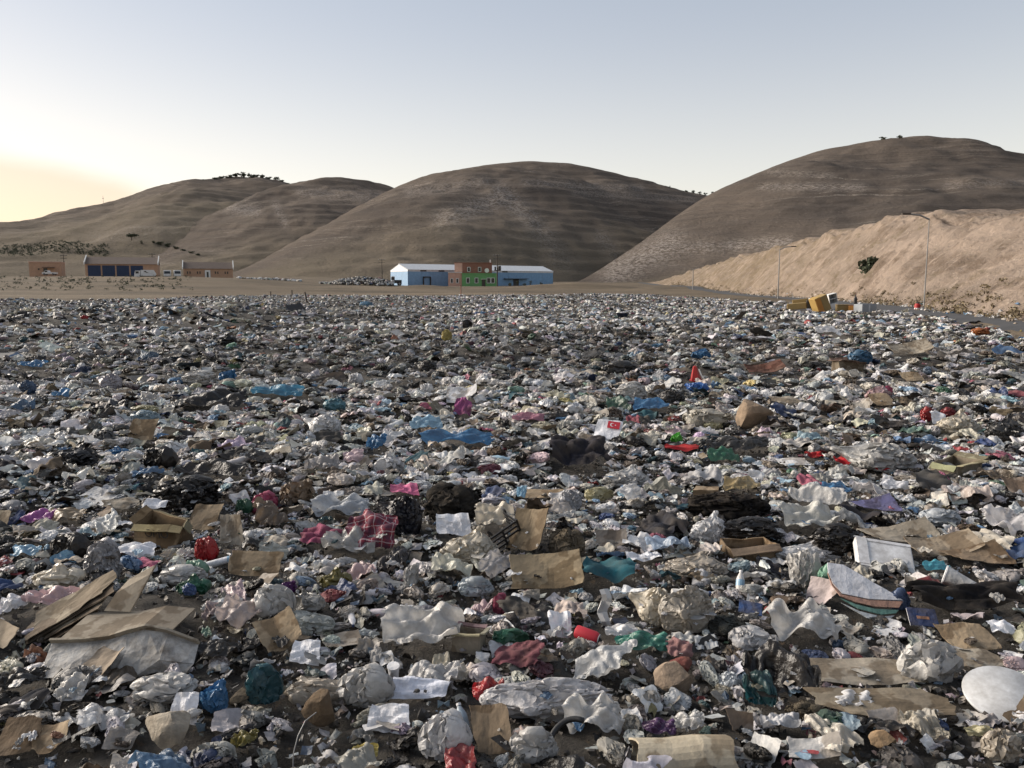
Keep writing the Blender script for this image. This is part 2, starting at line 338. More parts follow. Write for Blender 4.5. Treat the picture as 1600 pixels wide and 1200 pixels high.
def gz(x, y):
    x = np.asarray(x, float); y = np.asarray(y, float)
    z = -.16 + smooth(140, 300, y) * 1.75 + smooth(-30, -115, x) * smooth(120, 290, y) * 3.2 + np.maximum(0, y - 310) * .014
    z = z - .75 * heap_mask(x, y)
    z = z + .9 * np.maximum(0, fbm(x * .06, y * .09, 40, 3)) * smooth(150, 185, y) * smooth(330, 270, y)
    z = z + 1.5 * smooth(10, 0, np.hypot((x - 20) / 2.6, (y - 232) / .8)) + 1.2 * smooth(9, 0, np.hypot((x + 25) / 1.8, (y - 225) / .7))
    return z
def grid(fx, nu, nv): 
    i = np.arange(nu - 1)[:, None] * nv + np.arange(nv - 1)[None, :]
    return np.stack([i, i + nv, i + nv + 1, i + 1], -1).reshape(-1, 4)
def axis(lim, fine, n):
    t = np.linspace(-1, 1, n); return np.sign(t) * (fine * np.abs(t) + (lim - fine) * np.abs(t) ** 4)
gx = axis(6000, 300, 221); gy = np.concatenate([np.linspace(-400, 0, 8), np.linspace(4, 420, 180), np.geomspace(430, 9000, 40)])
X, Y = np.meshgrid(gx, gy, indexing='ij')
ground = obj('ground', mesh('ground', np.stack([X, Y, gz(X, Y)], -1).reshape(-1, 3), grid(0, len(gx), len(gy)), True), M['ground']); struct(ground)
# bed of compacted refuse
ry = np.concatenate([np.linspace(-3, 1.2, 14), np.geomspace(1.3, 158, 340)]); ru = np.linspace(-1, 1, 220)
Yb, Ub = np.meshgrid(ry, ru, indexing='ij'); Xb = Ub * (.85 * np.abs(Yb) + 4); Zb = heap_z(Xb, Yb)
Zb = Zb + np.where(Yb < 30, .05 * fbm(Xb * 6, Yb * 6, 8, 4) + .02 * np.abs(vnoise(Xb * 19, Yb * 19, 31)), 0) - .02
bed = obj('refuse_bed', mesh('refuse_bed', np.stack([Xb, Yb, Zb], -1).reshape(-1, 3), grid(0, len(ry), len(ru))[:, ::-1], True), M['bed']); struct(bed)
# gravel clearing
t = np.linspace(0, 2 * math.pi, 40, endpoint=False); pv = [(-14.6 + 3.1 * math.cos(a) * (1 + .15 * math.sin(3 * a)), 19.6 + 2.7 * math.sin(a), -.12) for a in t]
struct(obj('gravel_clearing', mesh('gravel_clearing', pv, [tuple(range(40))]), M['gravel']))
# road
ys = np.linspace(-20, 460, 240); rv = []
for y in ys:
    b = float(bank_base(y))
    for dx in (-5.6, -3.2, -1.0): rv.append((b + dx, y, float(gz(b + dx, y)) + .03 + (.05 if dx == -3.2 else 0)))
struct(obj('road', mesh('road', rv, grid(0, 240, 3), True), M['asphalt']))
# cut earth bank on the right
ny, ntt = 420, 74
yb = np.concatenate([np.linspace(-20, 130, 260), np.linspace(130.8, 462, 160)]); tb = np.concatenate([np.linspace(-.04, 1.06, 56), np.linspace(1.09, 5, 18)])
Yk, Tk = np.meshgrid(yb, tb, indexing='ij'); h = bank_h(Yk)
wid = 9.5 + 1.5 * vnoise(Yk * .05, 0 * Yk, 3)
prof = np.where(Tk < 1, np.clip(Tk, -.1, 1) ** 0.92, 1 + .02 * (Tk - 1)) - .06 * np.exp(-((Tk - 1) / .05) ** 2)
rill = np.abs(vnoise(Yk * .75 + Tk * 1.4, Tk * .8, 21)) * 2.0 + np.abs(vnoise(Yk * 1.9 + Tk * 2.5, Tk * 1.6, 22)) * 1.1
face = smooth(-.02, .12, Tk) * smooth(1.05, .85, Tk)
Xk = bank_base(Yk) + wid * Tk + .6 * rill * face + .8 * fbm(Yk * .16, Tk * 2.5, 23, 5) * face
Zk = gz(bank_base(Yk), Yk) + h * prof * (1 + .05 * fbm(Yk * .12, Tk * 0, 24, 3)) + .3 * fbm(Yk * .3, Tk * 6, 25, 4) * smooth(.02, .2, Tk) + 1.1 * fbm(Yk * .22, Tk * 2, 29, 4) * smooth(.8, 1.0, Tk)
Zk = np.where(Tk < 0, gz(Xk, Yk) - .1, Zk)
me = mesh('earth_bank', np.stack([Xk, Yk, Zk], -1).reshape(-1, 3), grid(0, len(yb), len(tb))[:, ::-1], True)
uvl = me.uv_layers.new(name='UVMap'); li = np.zeros(len(me.loops), np.int32); me.loops.foreach_get('vertex_index', li)
uvv = np.stack([(Yk / 300 + .01 * Tk).ravel(), Tk.ravel()], -1); uvl.data.foreach_set('uv', uvv[li].ravel())
struct(obj('earth_bank', me, M['bank']))
# hills: each one a surface lofted from its foot over its crest and down behind
def hill(name, crest, foot_y, Yc, seed, rough=1.0, rock=(), grass=.3, nu=240, ns=140, back=.5, pw=1.3):
    cx = np.array([c[0] for c in crest], float); cyy = np.array([c[1] for c in crest], float)
    u = np.linspace(cx[0], cx[-1], nu)
    # smooth interpolation of the crest line
    k = np.interp(u, cx, cyy); ker = np.hanning(max(5, int(nu * 90 / (cx[-1] - cx[0])) | 1)); ker /= ker.sum(); pad = len(ker) // 2
    k = np.convolve(np.pad(k, pad, mode='reflect', reflect_type='odd'), ker, 'valid')
    yc = np.interp(u, *zip(*Yc)) if hasattr(Yc, '__len__') else np.full(nu, float(Yc))
    P = np.array([at(a, b, c) for a, b, c in zip(u, k, yc)])
    fy = np.interp(u, *zip(*foot_y)) if hasattr(foot_y, '__len__') else np.full(nu, float(foot_y))
    kf = np.hanning(max(5, int(nu * 330 / (cx[-1] - cx[0])) | 1)); kf /= kf.sum(); pf_ = len(kf) // 2; fy = np.convolve(np.pad(fy, pf_, mode='reflect', reflect_type='odd'), kf, 'valid'); yc = np.convolve(np.pad(yc, pf_, mode='reflect', reflect_type='odd'), kf, 'valid'); P = np.array([at(a, b, c) for a, b, c in zip(u, k, yc)])
    F = np.array([at(a, 440, c) for a, c in zip(u, fy)]); F[:, 2] = gz(F[:, 0], F[:, 1]) - 3
    P[:, 2] = np.maximum(P[:, 2], F[:, 2])
    s = np.concatenate([np.linspace(0, 1, ns), 1 + np.linspace(.03, back, 24)])
    S = s[None, :]; pr = np.where(S <= 1, 1 - (1 - np.clip(S, 0, 1)) ** pw, 1 - ((S - 1) * 1.2) ** 2)
    XY = F[:, None, :2] * (1 - S[..., None]) + P[:, None, :2] * S[..., None]
    Z = F[:, 2][:, None] + (P[:, 2] - F[:, 2])[:, None] * pr
    H = np.maximum(P[:, 2] - F[:, 2], 0)[:, None]
    n = fbm(XY[..., 0] / 110 + seed, XY[..., 1] / 110, seed, 5)
    damp = smooth(0, .1, S) * smooth(1.0, .8, S) * .85 + .15 * smooth(0, .1, S)
    Z = Z + rough * n * .13 * H * damp
    um = np.cumsum(np.concatenate([[0], np.hypot(np.diff(P[:, 0]), np.diff(P[:, 1]))]))[:, None]
    gul = np.abs(vnoise(um / 75 + .6 * vnoise(S * 4 + 0 * um, um / 90, seed), S * 1.3 + 0 * um, seed + 31)) + .5 * np.abs(vnoise(um / 30, S * 2 + 0 * um, seed + 32))
    Z = Z + (gul - .35) * .012 * H * damp * rough
    Z = Z + .5 * np.sin(Z * 2 * math.pi / 8.0 + 4 * fbm(XY[..., 0] / 70, XY[..., 1] / 70, seed + 9, 2)) * damp * np.minimum(1, H / 30)
    V = np.concatenate([XY, Z[..., None]], -1).reshape(-1, 3)
    px = 800 + FPX * (V[:, 0] / (V[:, 1] * cp - (V[:, 2] - CAMZ) * sp_)); py = 600 - FPX * (V[:, 1] * sp_ + (V[:, 2] - CAMZ) * cp) / (V[:, 1] * cp - (V[:, 2] - CAMZ) * sp_)
    col = np.zeros((len(V), 3))
    for (ax, ay, bx, by, wd, st) in rock:
        tt = np.clip(((px - ax) * (bx - ax) + (py - ay) * (by - ay)) / ((bx - ax) ** 2 + (by - ay) ** 2), 0, 1)
        d = np.hypot(px - ax - tt * (bx - ax), py - ay - tt * (by - ay)); col[:, 0] = np.maximum(col[:, 0], st * np.exp(-(d / wd) ** 2))
    col[:, 1] = np.broadcast_to(smooth(grass * 1.6, grass * .3, S), Z.shape).ravel()
    me = mesh(name, V, grid(0, nu, len(s)), True, col=col)
    return struct(obj(name, me, M['hill'])), P
HA, PA = hill('hill', [(-700, 372), (-300, 362), (-100, 355), (0, 350), (60, 345), (140, 330), (200, 311), (240, 296), (300, 285), (345, 281), (400, 280), (450, 289), (520, 315), (600, 350)],
     [(-700, 330), (250, 560), (600, 900)], [(-700, 1200), (200, 1450), (600, 1500)], 1, .8, [(150, 372, 330, 350, 14, .6), (330, 335, 400, 333, 8, .5)], .55)
HB, PB = hill('hill', [(180, 420), (230, 392), (300, 352), (360, 322), (410, 300), (450, 288), (510, 281), (560, 285), (615, 292), (660, 312), (760, 380)],
     [(180, 500), (760, 620)], [(180, 760), (450, 1080), (760, 1150)], 5, 1.0, [(360, 325, 400, 330, 9, .9), (470, 300, 590, 310, 10, .6), (430, 320, 445, 350, 7, .7)], .25)
HC, PC = hill('hill', [(330, 440), (400, 412), (440, 388), (520, 345), (580, 312), (620, 292), (680, 275), (740, 262), (800, 254), (840, 253), (890, 258), (940, 268), (1000, 283), (1060, 298), (1090, 304), (1150, 318), (1300, 380)],
     [(330, 400), (740, 405), (1000, 600), (1300, 760)], [(330, 520), (620, 900), (840, 980), (1300, 1050)], 9, 1.0,
     [(690, 345, 780, 312, 16, .95), (780, 300, 830, 345, 15, 1.0), (830, 345, 880, 410, 16, .95), (640, 300, 760, 285, 9, .6), (820, 285, 1000, 295, 7, .6), (900, 300, 1080, 312, 7, .5), (940, 372, 960, 400, 12, .8)], .32)
HD, PD = hill('hill', [(800, 470), (900, 443), (930, 426), (1000, 380), (1060, 335), (1110, 302), (1180, 271), (1240, 247), (1300, 232), (1370, 224), (1430, 222), (1500, 228), (1560, 238), (1600, 246), (1750, 285), (2100, 330), (2500, 400)],
     [(800, 430), (1000, 440), (1300, 400), (2500, 300)], [(800, 470), (930, 500), (1110, 740), (1430, 820), (2500, 700)], 14, .9,
     [(960, 425, 1050, 380, 22, 1.0), (1060, 390, 1110, 385, 12, .7), (1130, 385, 1230, 378, 9, .9), (1190, 292, 1350, 292, 6, .7), (1200, 268, 1300, 275, 5, .5), (1480, 288, 1600, 285, 7, .5)], .12)
for o in (HA, HB, HC, HD): pass
# ------------------------------------------------------------ buildings
def local(root): return dict(parent=root)
def box_part(name, mat, root, *b): return MB().box(*b).build(name, mat, root)
def window(root, x0, x1, z0, z1, y, frame=M['white_paint'], d=.12):
    w = MB(); t = .16
    w.box(x0, x1, y - d, y, z0, z0 + t).box(x0, x1, y - d, y, z1 - t, z1).box(x0, x0 + t, y - d, y, z0 + t, z1 - t).box(x1 - t, x1, y - d, y, z0 + t, z1 - t)
    f = w.build('window', frame, root); MB().box(x0 + t, x1 - t, y - d * .4, y + .02, z0 + t, z1 - t).build('pane', M['dark_glass'], f); return f
# blue warehouse: local x along the long front, y away from us
WL, WW, WH, WR = 69.0, 14.0, 6.0, 2.2
pw = at(638, 447, 300); wz = float(gz(pw[0], pw[1])) - .1
wh = empty('warehouse', (pw[0], pw[1], wz), math.atan2(40, 56)); tag(wh, 'long blue sheet-metal warehouse with white roof at the foot of the middle hill', 'warehouse')
npan = 12
for i in range(npan):
    a = WL * i / npan; MB().box(a + .03, a + WL / npan - .03, 0, .15, 0, WH - .55).build('wall_panel', M['blue_sheet'], wh)
for i in range(3):
    a = WW * i / 3; MB().box(-.15, 0, a + .03, a + WW / 3 - .03, 0, WH - .55).build('wall_panel', M['blue_sheet'], wh)
MB().box(.02, WL, .16, WW, 0, WH - .5).build('core', M['blue_sheet'], wh)
MB().box(-.18, WL + .1, -.05, .17, WH - .55, WH + .1).build('fascia', M['white_roof'], wh)
g = MB().add([(-.2, -.05, WH - .55), (-.2, WW, WH - .55), (-.2, WW, WH), (-.2, WW / 2, WH + WR), (-.2, -.05, WH), (.1, -.05, WH - .55), (.1, WW, WH - .55), (.1, WW, WH), (.1, WW / 2, WH + WR), (.1, -.05, WH)],
             [(0, 4, 3, 2, 1), (5, 6, 7, 8, 9), (0, 5, 9, 4), (4, 9, 8, 3), (3, 8, 7, 2), (2, 7, 6, 1), (1, 6, 5, 0)]); g.build('gable', M['white_roof'], wh)
nr = 10
for i in range(nr):
    a, b = WL * i / nr - .3 * (i == 0), WL * (i + 1) / nr - .05
    MB().add([(a, -.3, WH + .05), (b, -.3, WH + .05), (b, WW / 2, WH + WR + .12), (a, WW / 2, WH + WR + .12), (a, -.3, WH + .17), (b, -.3, WH + .17), (b, WW / 2, WH + WR + .24), (a, WW / 2, WH + WR + .24)],
             [(3, 2, 1, 0), (4, 5, 6, 7), (0, 1, 5, 4), (1, 2, 6, 5), (2, 3, 7, 6), (3, 0, 4, 7)]).build('roof_sheet', M['white_roof'], wh)
MB().add([(-.3, WW / 2 + .02, WH + WR + .2), (WL, WW / 2 + .02, WH + WR + .2), (WL, WW + .3, WH), (-.3, WW + .3, WH)], [(0, 1, 2, 3)]).build('roof_back', M['white_roof'], wh)
for fx in (.075, .19, .62): MB().box(WL * fx, WL * fx + 2.6, -.1, -.02, WH - .5, WH + .02).build('vent_opening', M['dark_glass'], wh)
gt = MB().box(WL * .09, WL * .09 + .3, -.5, -.02, 0, 3.6).box(WL * .09 + 3, WL * .09 + 3.3, -.5, -.02, 0, 3.6).box(WL * .09, WL * .09 + 3.3, -.5, -.02, 3.3, 3.6).build('door_frame', M['dark_metal'], wh)
MB().box(WL * .63, WL * .80, -1.6, -.02, 2.9, 3.05).build('canopy', M['dark_metal'], wh)
MB().box(WL * .70, WL * .74, -.09, -.02, 0, 2.8).build('door', M['dark_metal'], wh)
# office block in front of it
pf = at(722, 449, 292); oz = float(gz(pf[0], pf[1])) - .1
of = empty('office_building', (pf[0], pf[1], oz), R(4)); tag(of, 'small office with lime green front and brick red upper storey before the warehouse', 'building')
MB().box(0, 12.6, 0, 6, 0, 4.6).build('green_block', M['green_wall'], of); MB().box(-.1, 12.7, -.1, 6.1, 4.6, 4.85).build('parapet', M['green_wall'], of)
MB().box(-5, -.02, .6, 8, 0, 5.0).build('side_block', M['pink_wall'], of); MB().box(-5.1, 0, .5, 8.1, 5.0, 5.2).build('cornice', M['white_paint'], of)
MB().box(-2.6, 11.2, 6.2, 14, 0, 8.6).build('upper_storey', M['brick_red'], of); MB().box(-2.7, .2, 6.1, 6.18, 3, 8.6).build('corner_panel', M['pink_wall'], of); MB().box(-2.8, 11.4, 6.0, 14.1, 8.6, 8.85).build('upper_cornice', M['brick_red'], of)
for x in (1.5, 4.6): window(of, x, x + 1.3, 1.2, 3.2, -.02)
window(of, 9.0, 10.4, 1.2, 3.2, -.02); window(of, 10.5, 11.9, 1.2, 3.2, -.02)
MB().box(7.2, 8.5, -.1, -.02, 0, 2.5).build('door', M['dark_glass'], of); MB().box(6.9, 8.8, -1.0, -.02, 2.6, 2.75).build('door_canopy', M['white_paint'], of)
for x in (2.0, 6.0): window(of, x, x + 1.2, 5.4, 7.2, 6.18)
for x in (-4.2, -2.2): window(of, x, x + 1.0, 1.2, 3.0, .58)
MB().lathe([(.05, 0), (.6, .12), (.85, .35)], 12, 'x').build('satellite_dish', M['white_paint'], of, loc=(9.3, 5.4, 5.9), rot=(0, 0, R(-100)))
MB().box(10.5, 10.9, 9, 9.4, 8.85, 10.0).build('chimney', M['white_paint'], of)
# peach depot buildings on the left
def hipless(name, label, px0, px1, pyb, Y, wall_h, roof_h, depth, windows=(), doors=(), ends=True, flat=False):
    a = at(px0, pyb, Y); rz = R(20); u1 = (px1 - 800) / FPX * (at(px1, pyb, Y)[1] and 1); L_ = (u1 * Y - a[0]) / (math.cos(rz) - u1 * math.sin(rz)); z = a[2]
    r = empty(name, (a[0], Y, z), rz); tag(r, label, 'building')
    MB().box(0, L_, 0, depth, -2.5, wall_h).build('wall', M['peach_wall'], r)
    if flat: MB().box(-.15, L_ + .15, -.15, depth + .15, wall_h, wall_h + .3).build('roof_slab', M['pink_wall'], r)
    else:
        MB().add([(-.1, -.5, wall_h - .1), (L_ + .1, -.5, wall_h - .1), (L_ + .1, depth / 2, wall_h + roof_h), (-.1, depth / 2, wall_h + roof_h), (-.1, depth + .5, wall_h - .1), (L_ + .1, depth + .5, wall_h - .1)],
                 [(0, 1, 2, 3), (3, 2, 5, 4), (0, 3, 4), (1, 5, 2), (0, 4, 5, 1)]).build('roof', M['brown_roof'], r)
        for x in (-.35, L_ + .05):
            MB().add([(x, -.7, wall_h - .3), (x, -.7, wall_h + .5), (x, depth / 2, wall_h + roof_h + .7), (x, depth / 2, wall_h + roof_h - .1), (x + .3, -.7, wall_h - .3), (x + .3, -.7, wall_h + .5), (x + .3, depth / 2, wall_h + roof_h + .7), (x + .3, depth / 2, wall_h + roof_h - .1)],
                     [(3, 2, 1, 0), (4, 5, 6, 7), (0, 1, 5, 4), (1, 2, 6, 5), (2, 3, 7, 6), (3, 0, 4, 7)]).build('gable_coping', M['white_paint'], r)
    return r, L_
r1, L1 = hipless('garage_building', 'peach garage with brown roof and four tall navy blue doors', 134, 252, 435, 290, 5.3, 2.6, 12)
dw = (L1 * .78) / 4
for i in range(4):
    x = .6 + i * dw
    d = MB().box(x + .25, x + dw - .25, -.09, -.01, 0, 4.7).build('garage_door', M['navy_door'], r1)
    for k in range(1, 5): MB().box(x + .25 + (dw - .5) * k / 5 - .05, x + .25 + (dw - .5) * k / 5 + .05, -.15, -.1, .1, 4.6).build('door_rib', M['navy_door'], d)
window(r1, L1 - 2.6, L1 - 1.6, 2.2, 3.1, -.02, M['peach_wall'])
r2, L2 = hipless('depot_office', 'low peach depot office with brown roof and pairs of small windows', 287, 368, 435, 290, 3.6, 2.4, 9)
for fx in (.06, .11, .26, .31, .62, .67, .82, .87): window(r2, L2 * fx, L2 * fx + .75, 1.5, 2.7, -.02, M['peach_wall'])
MB().box(L2 * .43, L2 * .54, -.3, -.01, 0, 3.0).build('porch', M['white_paint'], r2); MB().box(L2 * .465, L2 * .505, -.36, -.31, .05, 2.4).build('door', M['dark_glass'], r2)
r3, L3 = hipless('flat_roofed_shed', 'small flat-roofed orange building at the far left', 46, 103, 429, 300, 4.5, 0, 8, flat=True)
MB().box(L3 * .42, L3 * .8, -1.4, -.02, 2.6, 2.8).build('awning', M['brown_roof'], r3); MB().box(L3 * .44, L3 * .56, -.08, -.01, 0, 2.4).build('door', M['dark_glass'], r3); window(r3, L3 * .25, L3 * .25 + 1, 1.6, 2.5, -.02, M['peach_wall'])
# ------------------------------------------------------------ vehicles
def wheels(root, pts, r=.48, w=.3):
    for x, y in pts:
        t = MB().lathe([(r * .55, -w / 2), (r, -w / 2), (r, w / 2), (r * .55, w / 2)], 14).build('wheel', M['tyre'], root, loc=(x, y, r), rot=(math.pi / 2, 0, 0))
        MB().lathe([(.05, -w / 2 - .02), (r * .55, -w / 2 - .01), (r * .55, w / 2 + .01), (.05, w / 2 + .02)], 10).build('rim', M['grey_metal'], t)
def truck(label, px, py, Y, rz, body=True, cat='truck'):
    p = at(px, py, Y); r = empty('garbage_truck', p, rz); tag(r, label, cat)
    MB().box(-3.4, 3.2, -.5, .5, .7, .95).build('chassis', M['dark_metal'], r)
    c = MB().add([(-3.5, -1.15, .7), (-1.75, -1.15, .7), (-1.75, -1.15, 2.75), (-3.2, -1.15, 2.75), (-3.5, -1.15, 1.7), (-3.5, 1.15, .7), (-1.75, 1.15, .7), (-1.75, 1.15, 2.75), (-3.2, 1.15, 2.75), (-3.5, 1.15, 1.7)],
                 [(0, 1, 2, 3, 4), (9, 8, 7, 6, 5), (0, 5, 6, 1), (1, 6, 7, 2), (2, 7, 8, 3), (3, 8, 9, 4), (4, 9, 5, 0)]).build('cab', M['truck_white'], r)
    MB().add([(-3.51, -.98, 1.72), (-3.51, .98, 1.72), (-3.24, .98, 2.62), (-3.24, -.98, 2.62)], [(3, 2, 1, 0)]).build('windscreen', M['dark_glass'], c)
    for s in (-1, 1): MB().box(-3.1, -2.1, s * 1.16 - .01, s * 1.16 + .01, 1.75, 2.5).build('side_window', M['dark_glass'], c)
    MB().box(-3.6, -3.48, -1.1, 1.1, .55, .95).build('bumper', M['grey_metal'], r)
    for s in (-.85, .85): MB().box(-3.62, -3.5, s - .18, s + .18, 1.0, 1.25).build('headlight', M['print_white'], r)
    b = MB().add([(-1.5, -1.2, .98), (3.0, -1.2, .98), (3.4, -1.2, 1.6), (2.6, -1.2, 3.0), (-1.5, -1.2, 3.0), (-1.5, 1.2, .98), (3.0, 1.2, .98), (3.4, 1.2, 1.6), (2.6, 1.2, 3.0), (-1.5, 1.2, 3.0)],
                 [(0, 1, 2, 3, 4), (9, 8, 7, 6, 5), (0, 5, 6, 1), (1, 6, 7, 2), (2, 7, 8, 3), (3, 8, 9, 4), (4, 9, 5, 0)]).build('container', M['truck_white'], r)
    MB().add([(-.6, -1.23, 2.5), (.0, -1.23, 2.7), (.5, -1.23, 2.25), (1.1, -1.23, 2.1), (.4, -1.23, 2.0)], [(0, 4, 3, 2, 1)]).build('dark_emblem', M['print_shade_dark'], b)
    wheels(r, [(-2.6, -.95), (-2.6, .95), (1.2, -.95), (1.2, .95), (2.3, -.95), (2.3, .95)]); return r
truck('white garbage truck parked side-on before the fourth garage door', 228, 435.5, 278, R(22))
truck('white truck facing us, beside the garage end wall', 262, 435.5, 286, R(112)); truck('white truck facing us, nearer the depot office', 277.5, 435.5, 286, R(114))
p = at(78, 430, 293); pk = empty('pickup_truck', p, R(0)); tag(pk, 'white pickup parked before the small orange building', 'pickup')
MB().add([(-2.4, -.85, .45), (2.5, -.85, .45), (2.5, -.85, 1.05), (-.1, -.85, 1.05), (-.3, -.85, 1.7), (-1.3, -.85, 1.7), (-1.7, -.85, 1.1), (-2.4, -.85, 1.0), (-2.4, .85, .45), (2.5, .85, .45), (2.5, .85, 1.05), (-.1, .85, 1.05), (-.3, .85, 1.7), (-1.3, .85, 1.7), (-1.7, .85, 1.1), (-2.4, .85, 1.0)],
         [(0, 1, 2, 3, 4, 5, 6, 7), (15, 14, 13, 12, 11, 10, 9, 8)] + [(i, i + 8, (i + 1) % 8 + 8, (i + 1) % 8) for i in range(8)]).build('body', M['truck_white'], pk)
for s in (-1, 1): MB().box(-1.35, -.4, s * .86 - .01, s * .86 + .01, 1.12, 1.58).build('side_window', M['dark_glass'], pk)
wheels(pk, [(-1.6, -.8), (-1.6, .8), (1.6, -.8), (1.6, .8)], .36, .25)
# wheel loader beside the warehouse gable
p = at(617, 445, 288); ld = empty('wheel_loader', (p[0], p[1], float(gz(p[0], p[1]))), R(12)); tag(ld, 'dark loader with pale cab working beside the warehouse gable', 'loader')
MB().box(-.2, 2.4, -.9, .9, .9, 2.1).build('engine_cover', M['dark_metal'], ld); MB().box(-1.2, -.1, -.7, .7, 1.3, 3.4).build('cab', M['truck_white'], ld); MB().box(-1.25, -.05, -.75, .75, 2.1, 3.1).build('cab_glass', M['dark_glass'], ld)
MB().tube([(-.9, -.6, 1.5), (-2.2, -.6, 2.0), (-3.2, -.6, 1.0)], .15).tube([(-.9, .6, 1.5), (-2.2, .6, 2.0), (-3.2, .6, 1.0)], .15).build('lift_arm', M['dark_metal'], ld)
MB().add([(-3.0, -1.3, .3), (-3.0, 1.3, .3), (-3.3, 1.3, 1.3), (-3.3, -1.3, 1.3), (-4.0, -1.3, .2), (-4.0, 1.3, .2)], [(0, 1, 2, 3), (0, 4, 5, 1), (0, 3, 4), (1, 5, 2)]).build('bucket', M['dark_metal'], ld)
wheels(ld, [(-1.1, -.95), (-1.1, .95), (1.6, -.95), (1.6, .95)], .75, .5)
# ------------------------------------------------------------ poles, masts, posts
def pole(name, label, px, pyt, pyb, Y, r=.14, lamp=0, cross=False, transf=False, cat='pole', lean=0, mat=None):
    a = at(px, pyb, Y); b = at(px, pyt, Y); zb = float(gz(a[0], Y)) - .1; hgt = b[2] - zb
    e = empty(name, (a[0], Y, zb)); e.rotation_euler = (0, lean, 0); tag(e, label, cat)
    MB().tube([(0, 0, 0), (0, 0, hgt * .5), (0, 0, hgt)], [r, r * .85, r * .6], 8).build('shaft', mat or M['wood_pole'], e)
    if lamp:
        MB().tube([(0, 0, hgt - .1), (lamp * .8, 0, hgt + .25), (lamp * 1.7, 0, hgt + .35)], .07).build('arm', M['grey_metal'], e); MB().box(min(lamp * 1.6, lamp * 2.3), max(lamp * 1.6, lamp * 2.3), -.12, .12, hgt + .28, hgt + .42).build('lamp_head', M['wood_pole'], e)
    if cross:
        for dz in (.4, 1.5):
            MB().box(-1.4, 1.4, -.08, .08, hgt - dz, hgt - dz + .16).build('crossarm', M['dark_metal'], e)
        for x in (-1.3, -.5, .5, 1.3): MB().lathe([(.05, 0), (.1, .1), (.06, .35)], 6).build('insulator', M['grey_metal'], e, loc=(x, 0, hgt - .24))
    if transf:
        MB().lathe([(.5, 0), (.62, .1), (.62, 1.3), (.5, 1.45)], 10).build('transformer', M['dark_metal'], e, loc=(.75, -.3, hgt * .52)); MB().box(-1.1, 1.3, -.4, .2, hgt * .5, hgt * .52).build('platform', M['dark_metal'], e)
        MB().box(-1.0, -.4, -.35, .05, hgt * .52 + .01, hgt * .52 + 1.2).build('switch_box', M['dark_metal'], e)
    return e
pole('street_lamp', 'nearest tall street lamp at the foot of the earth bank', 1443, 341, 487, 67, .055, -1, mat=M['grey_metal'])
pole('street_lamp', 'middle street lamp, left of the dumped yellow furniture', 1215, 389, 474, 114, .09, 1, mat=M['grey_metal'])
pole('street_lamp', 'farthest street lamp where the earth bank tapers off', 1082, 421, 465, 215, .14, 1, mat=M['grey_metal'])
pole('power_pole', 'power pole with crossarms and transformer beside the green office front', 777, 398, 449, 286, .25, cross=True, transf=True)
pole('utility_pole', 'thin utility pole on the slope left of the warehouse', 597, 405, 432, 330, .2, cross=True)
pole('utility_pole', 'utility pole standing behind the navy-doored garage', 239, 396, 425, 335, .22, cross=True)
pole('utility_pole', 'utility pole rising behind the small orange building', 101, 398, 428, 330, .22, cross=True)
for px, t, b_, lab in ((162, 306, 325, 'taller thin mast on the left skyline'), (118, 326, 337, 'shorter thin mast low on the left skyline')):
    a = at(px, b_ + 3, 1420); tp = at(px, t, 1420); e = empty('radio_mast', a); tag(e, lab, 'mast')
    MB().tube([(0, 0, 0), (0, 0, tp[2] - a[2])], [.5, .25], 5).build('shaft', M['grey_metal'], e); MB().box(-1.2, 1.2, -.2, .2, (tp[2] - a[2]) * .8, (tp[2] - a[2]) * .83).build('crossbar', M['grey_metal'], e)
for px, t, b_, Y, ln, lab, mt in ((423, 456, 464, 118, 0, 'short dark post, leftmost of three at the far rubbish edge', 'wood_pole'), (456, 454, 466, 112, .03, 'upright dark post, middle of three at the far rubbish edge', 'wood_pole'),
                        (480, 457, 472, 88, -.18, 'leaning dark post, rightmost of three in the rubbish', 'wood_pole'), (720, 446, 459, 150, 0, 'rusty red post on the dirt in front of the green office', 'brick_red')):
    a = at(px, b_, Y); tp = at(px, t, Y); z0 = float(heap_z(a[0], Y)) - .2; hh = tp[2] - z0
    e = empty('post', (a[0], Y, z0)); e.rotation_euler = (0, ln, 0); tag(e, lab, 'post'); MB().tube([(0, 0, 0), (.02, 0, hh * .6), (0, .02, hh)], [.1, .09, .085], 7).build('shaft', M[mt], e); MB().lathe([(.1, 0), (.11, .03), (.03, .1)], 7).build('cap', M[mt], e, loc=(0, .02, hh - .01))
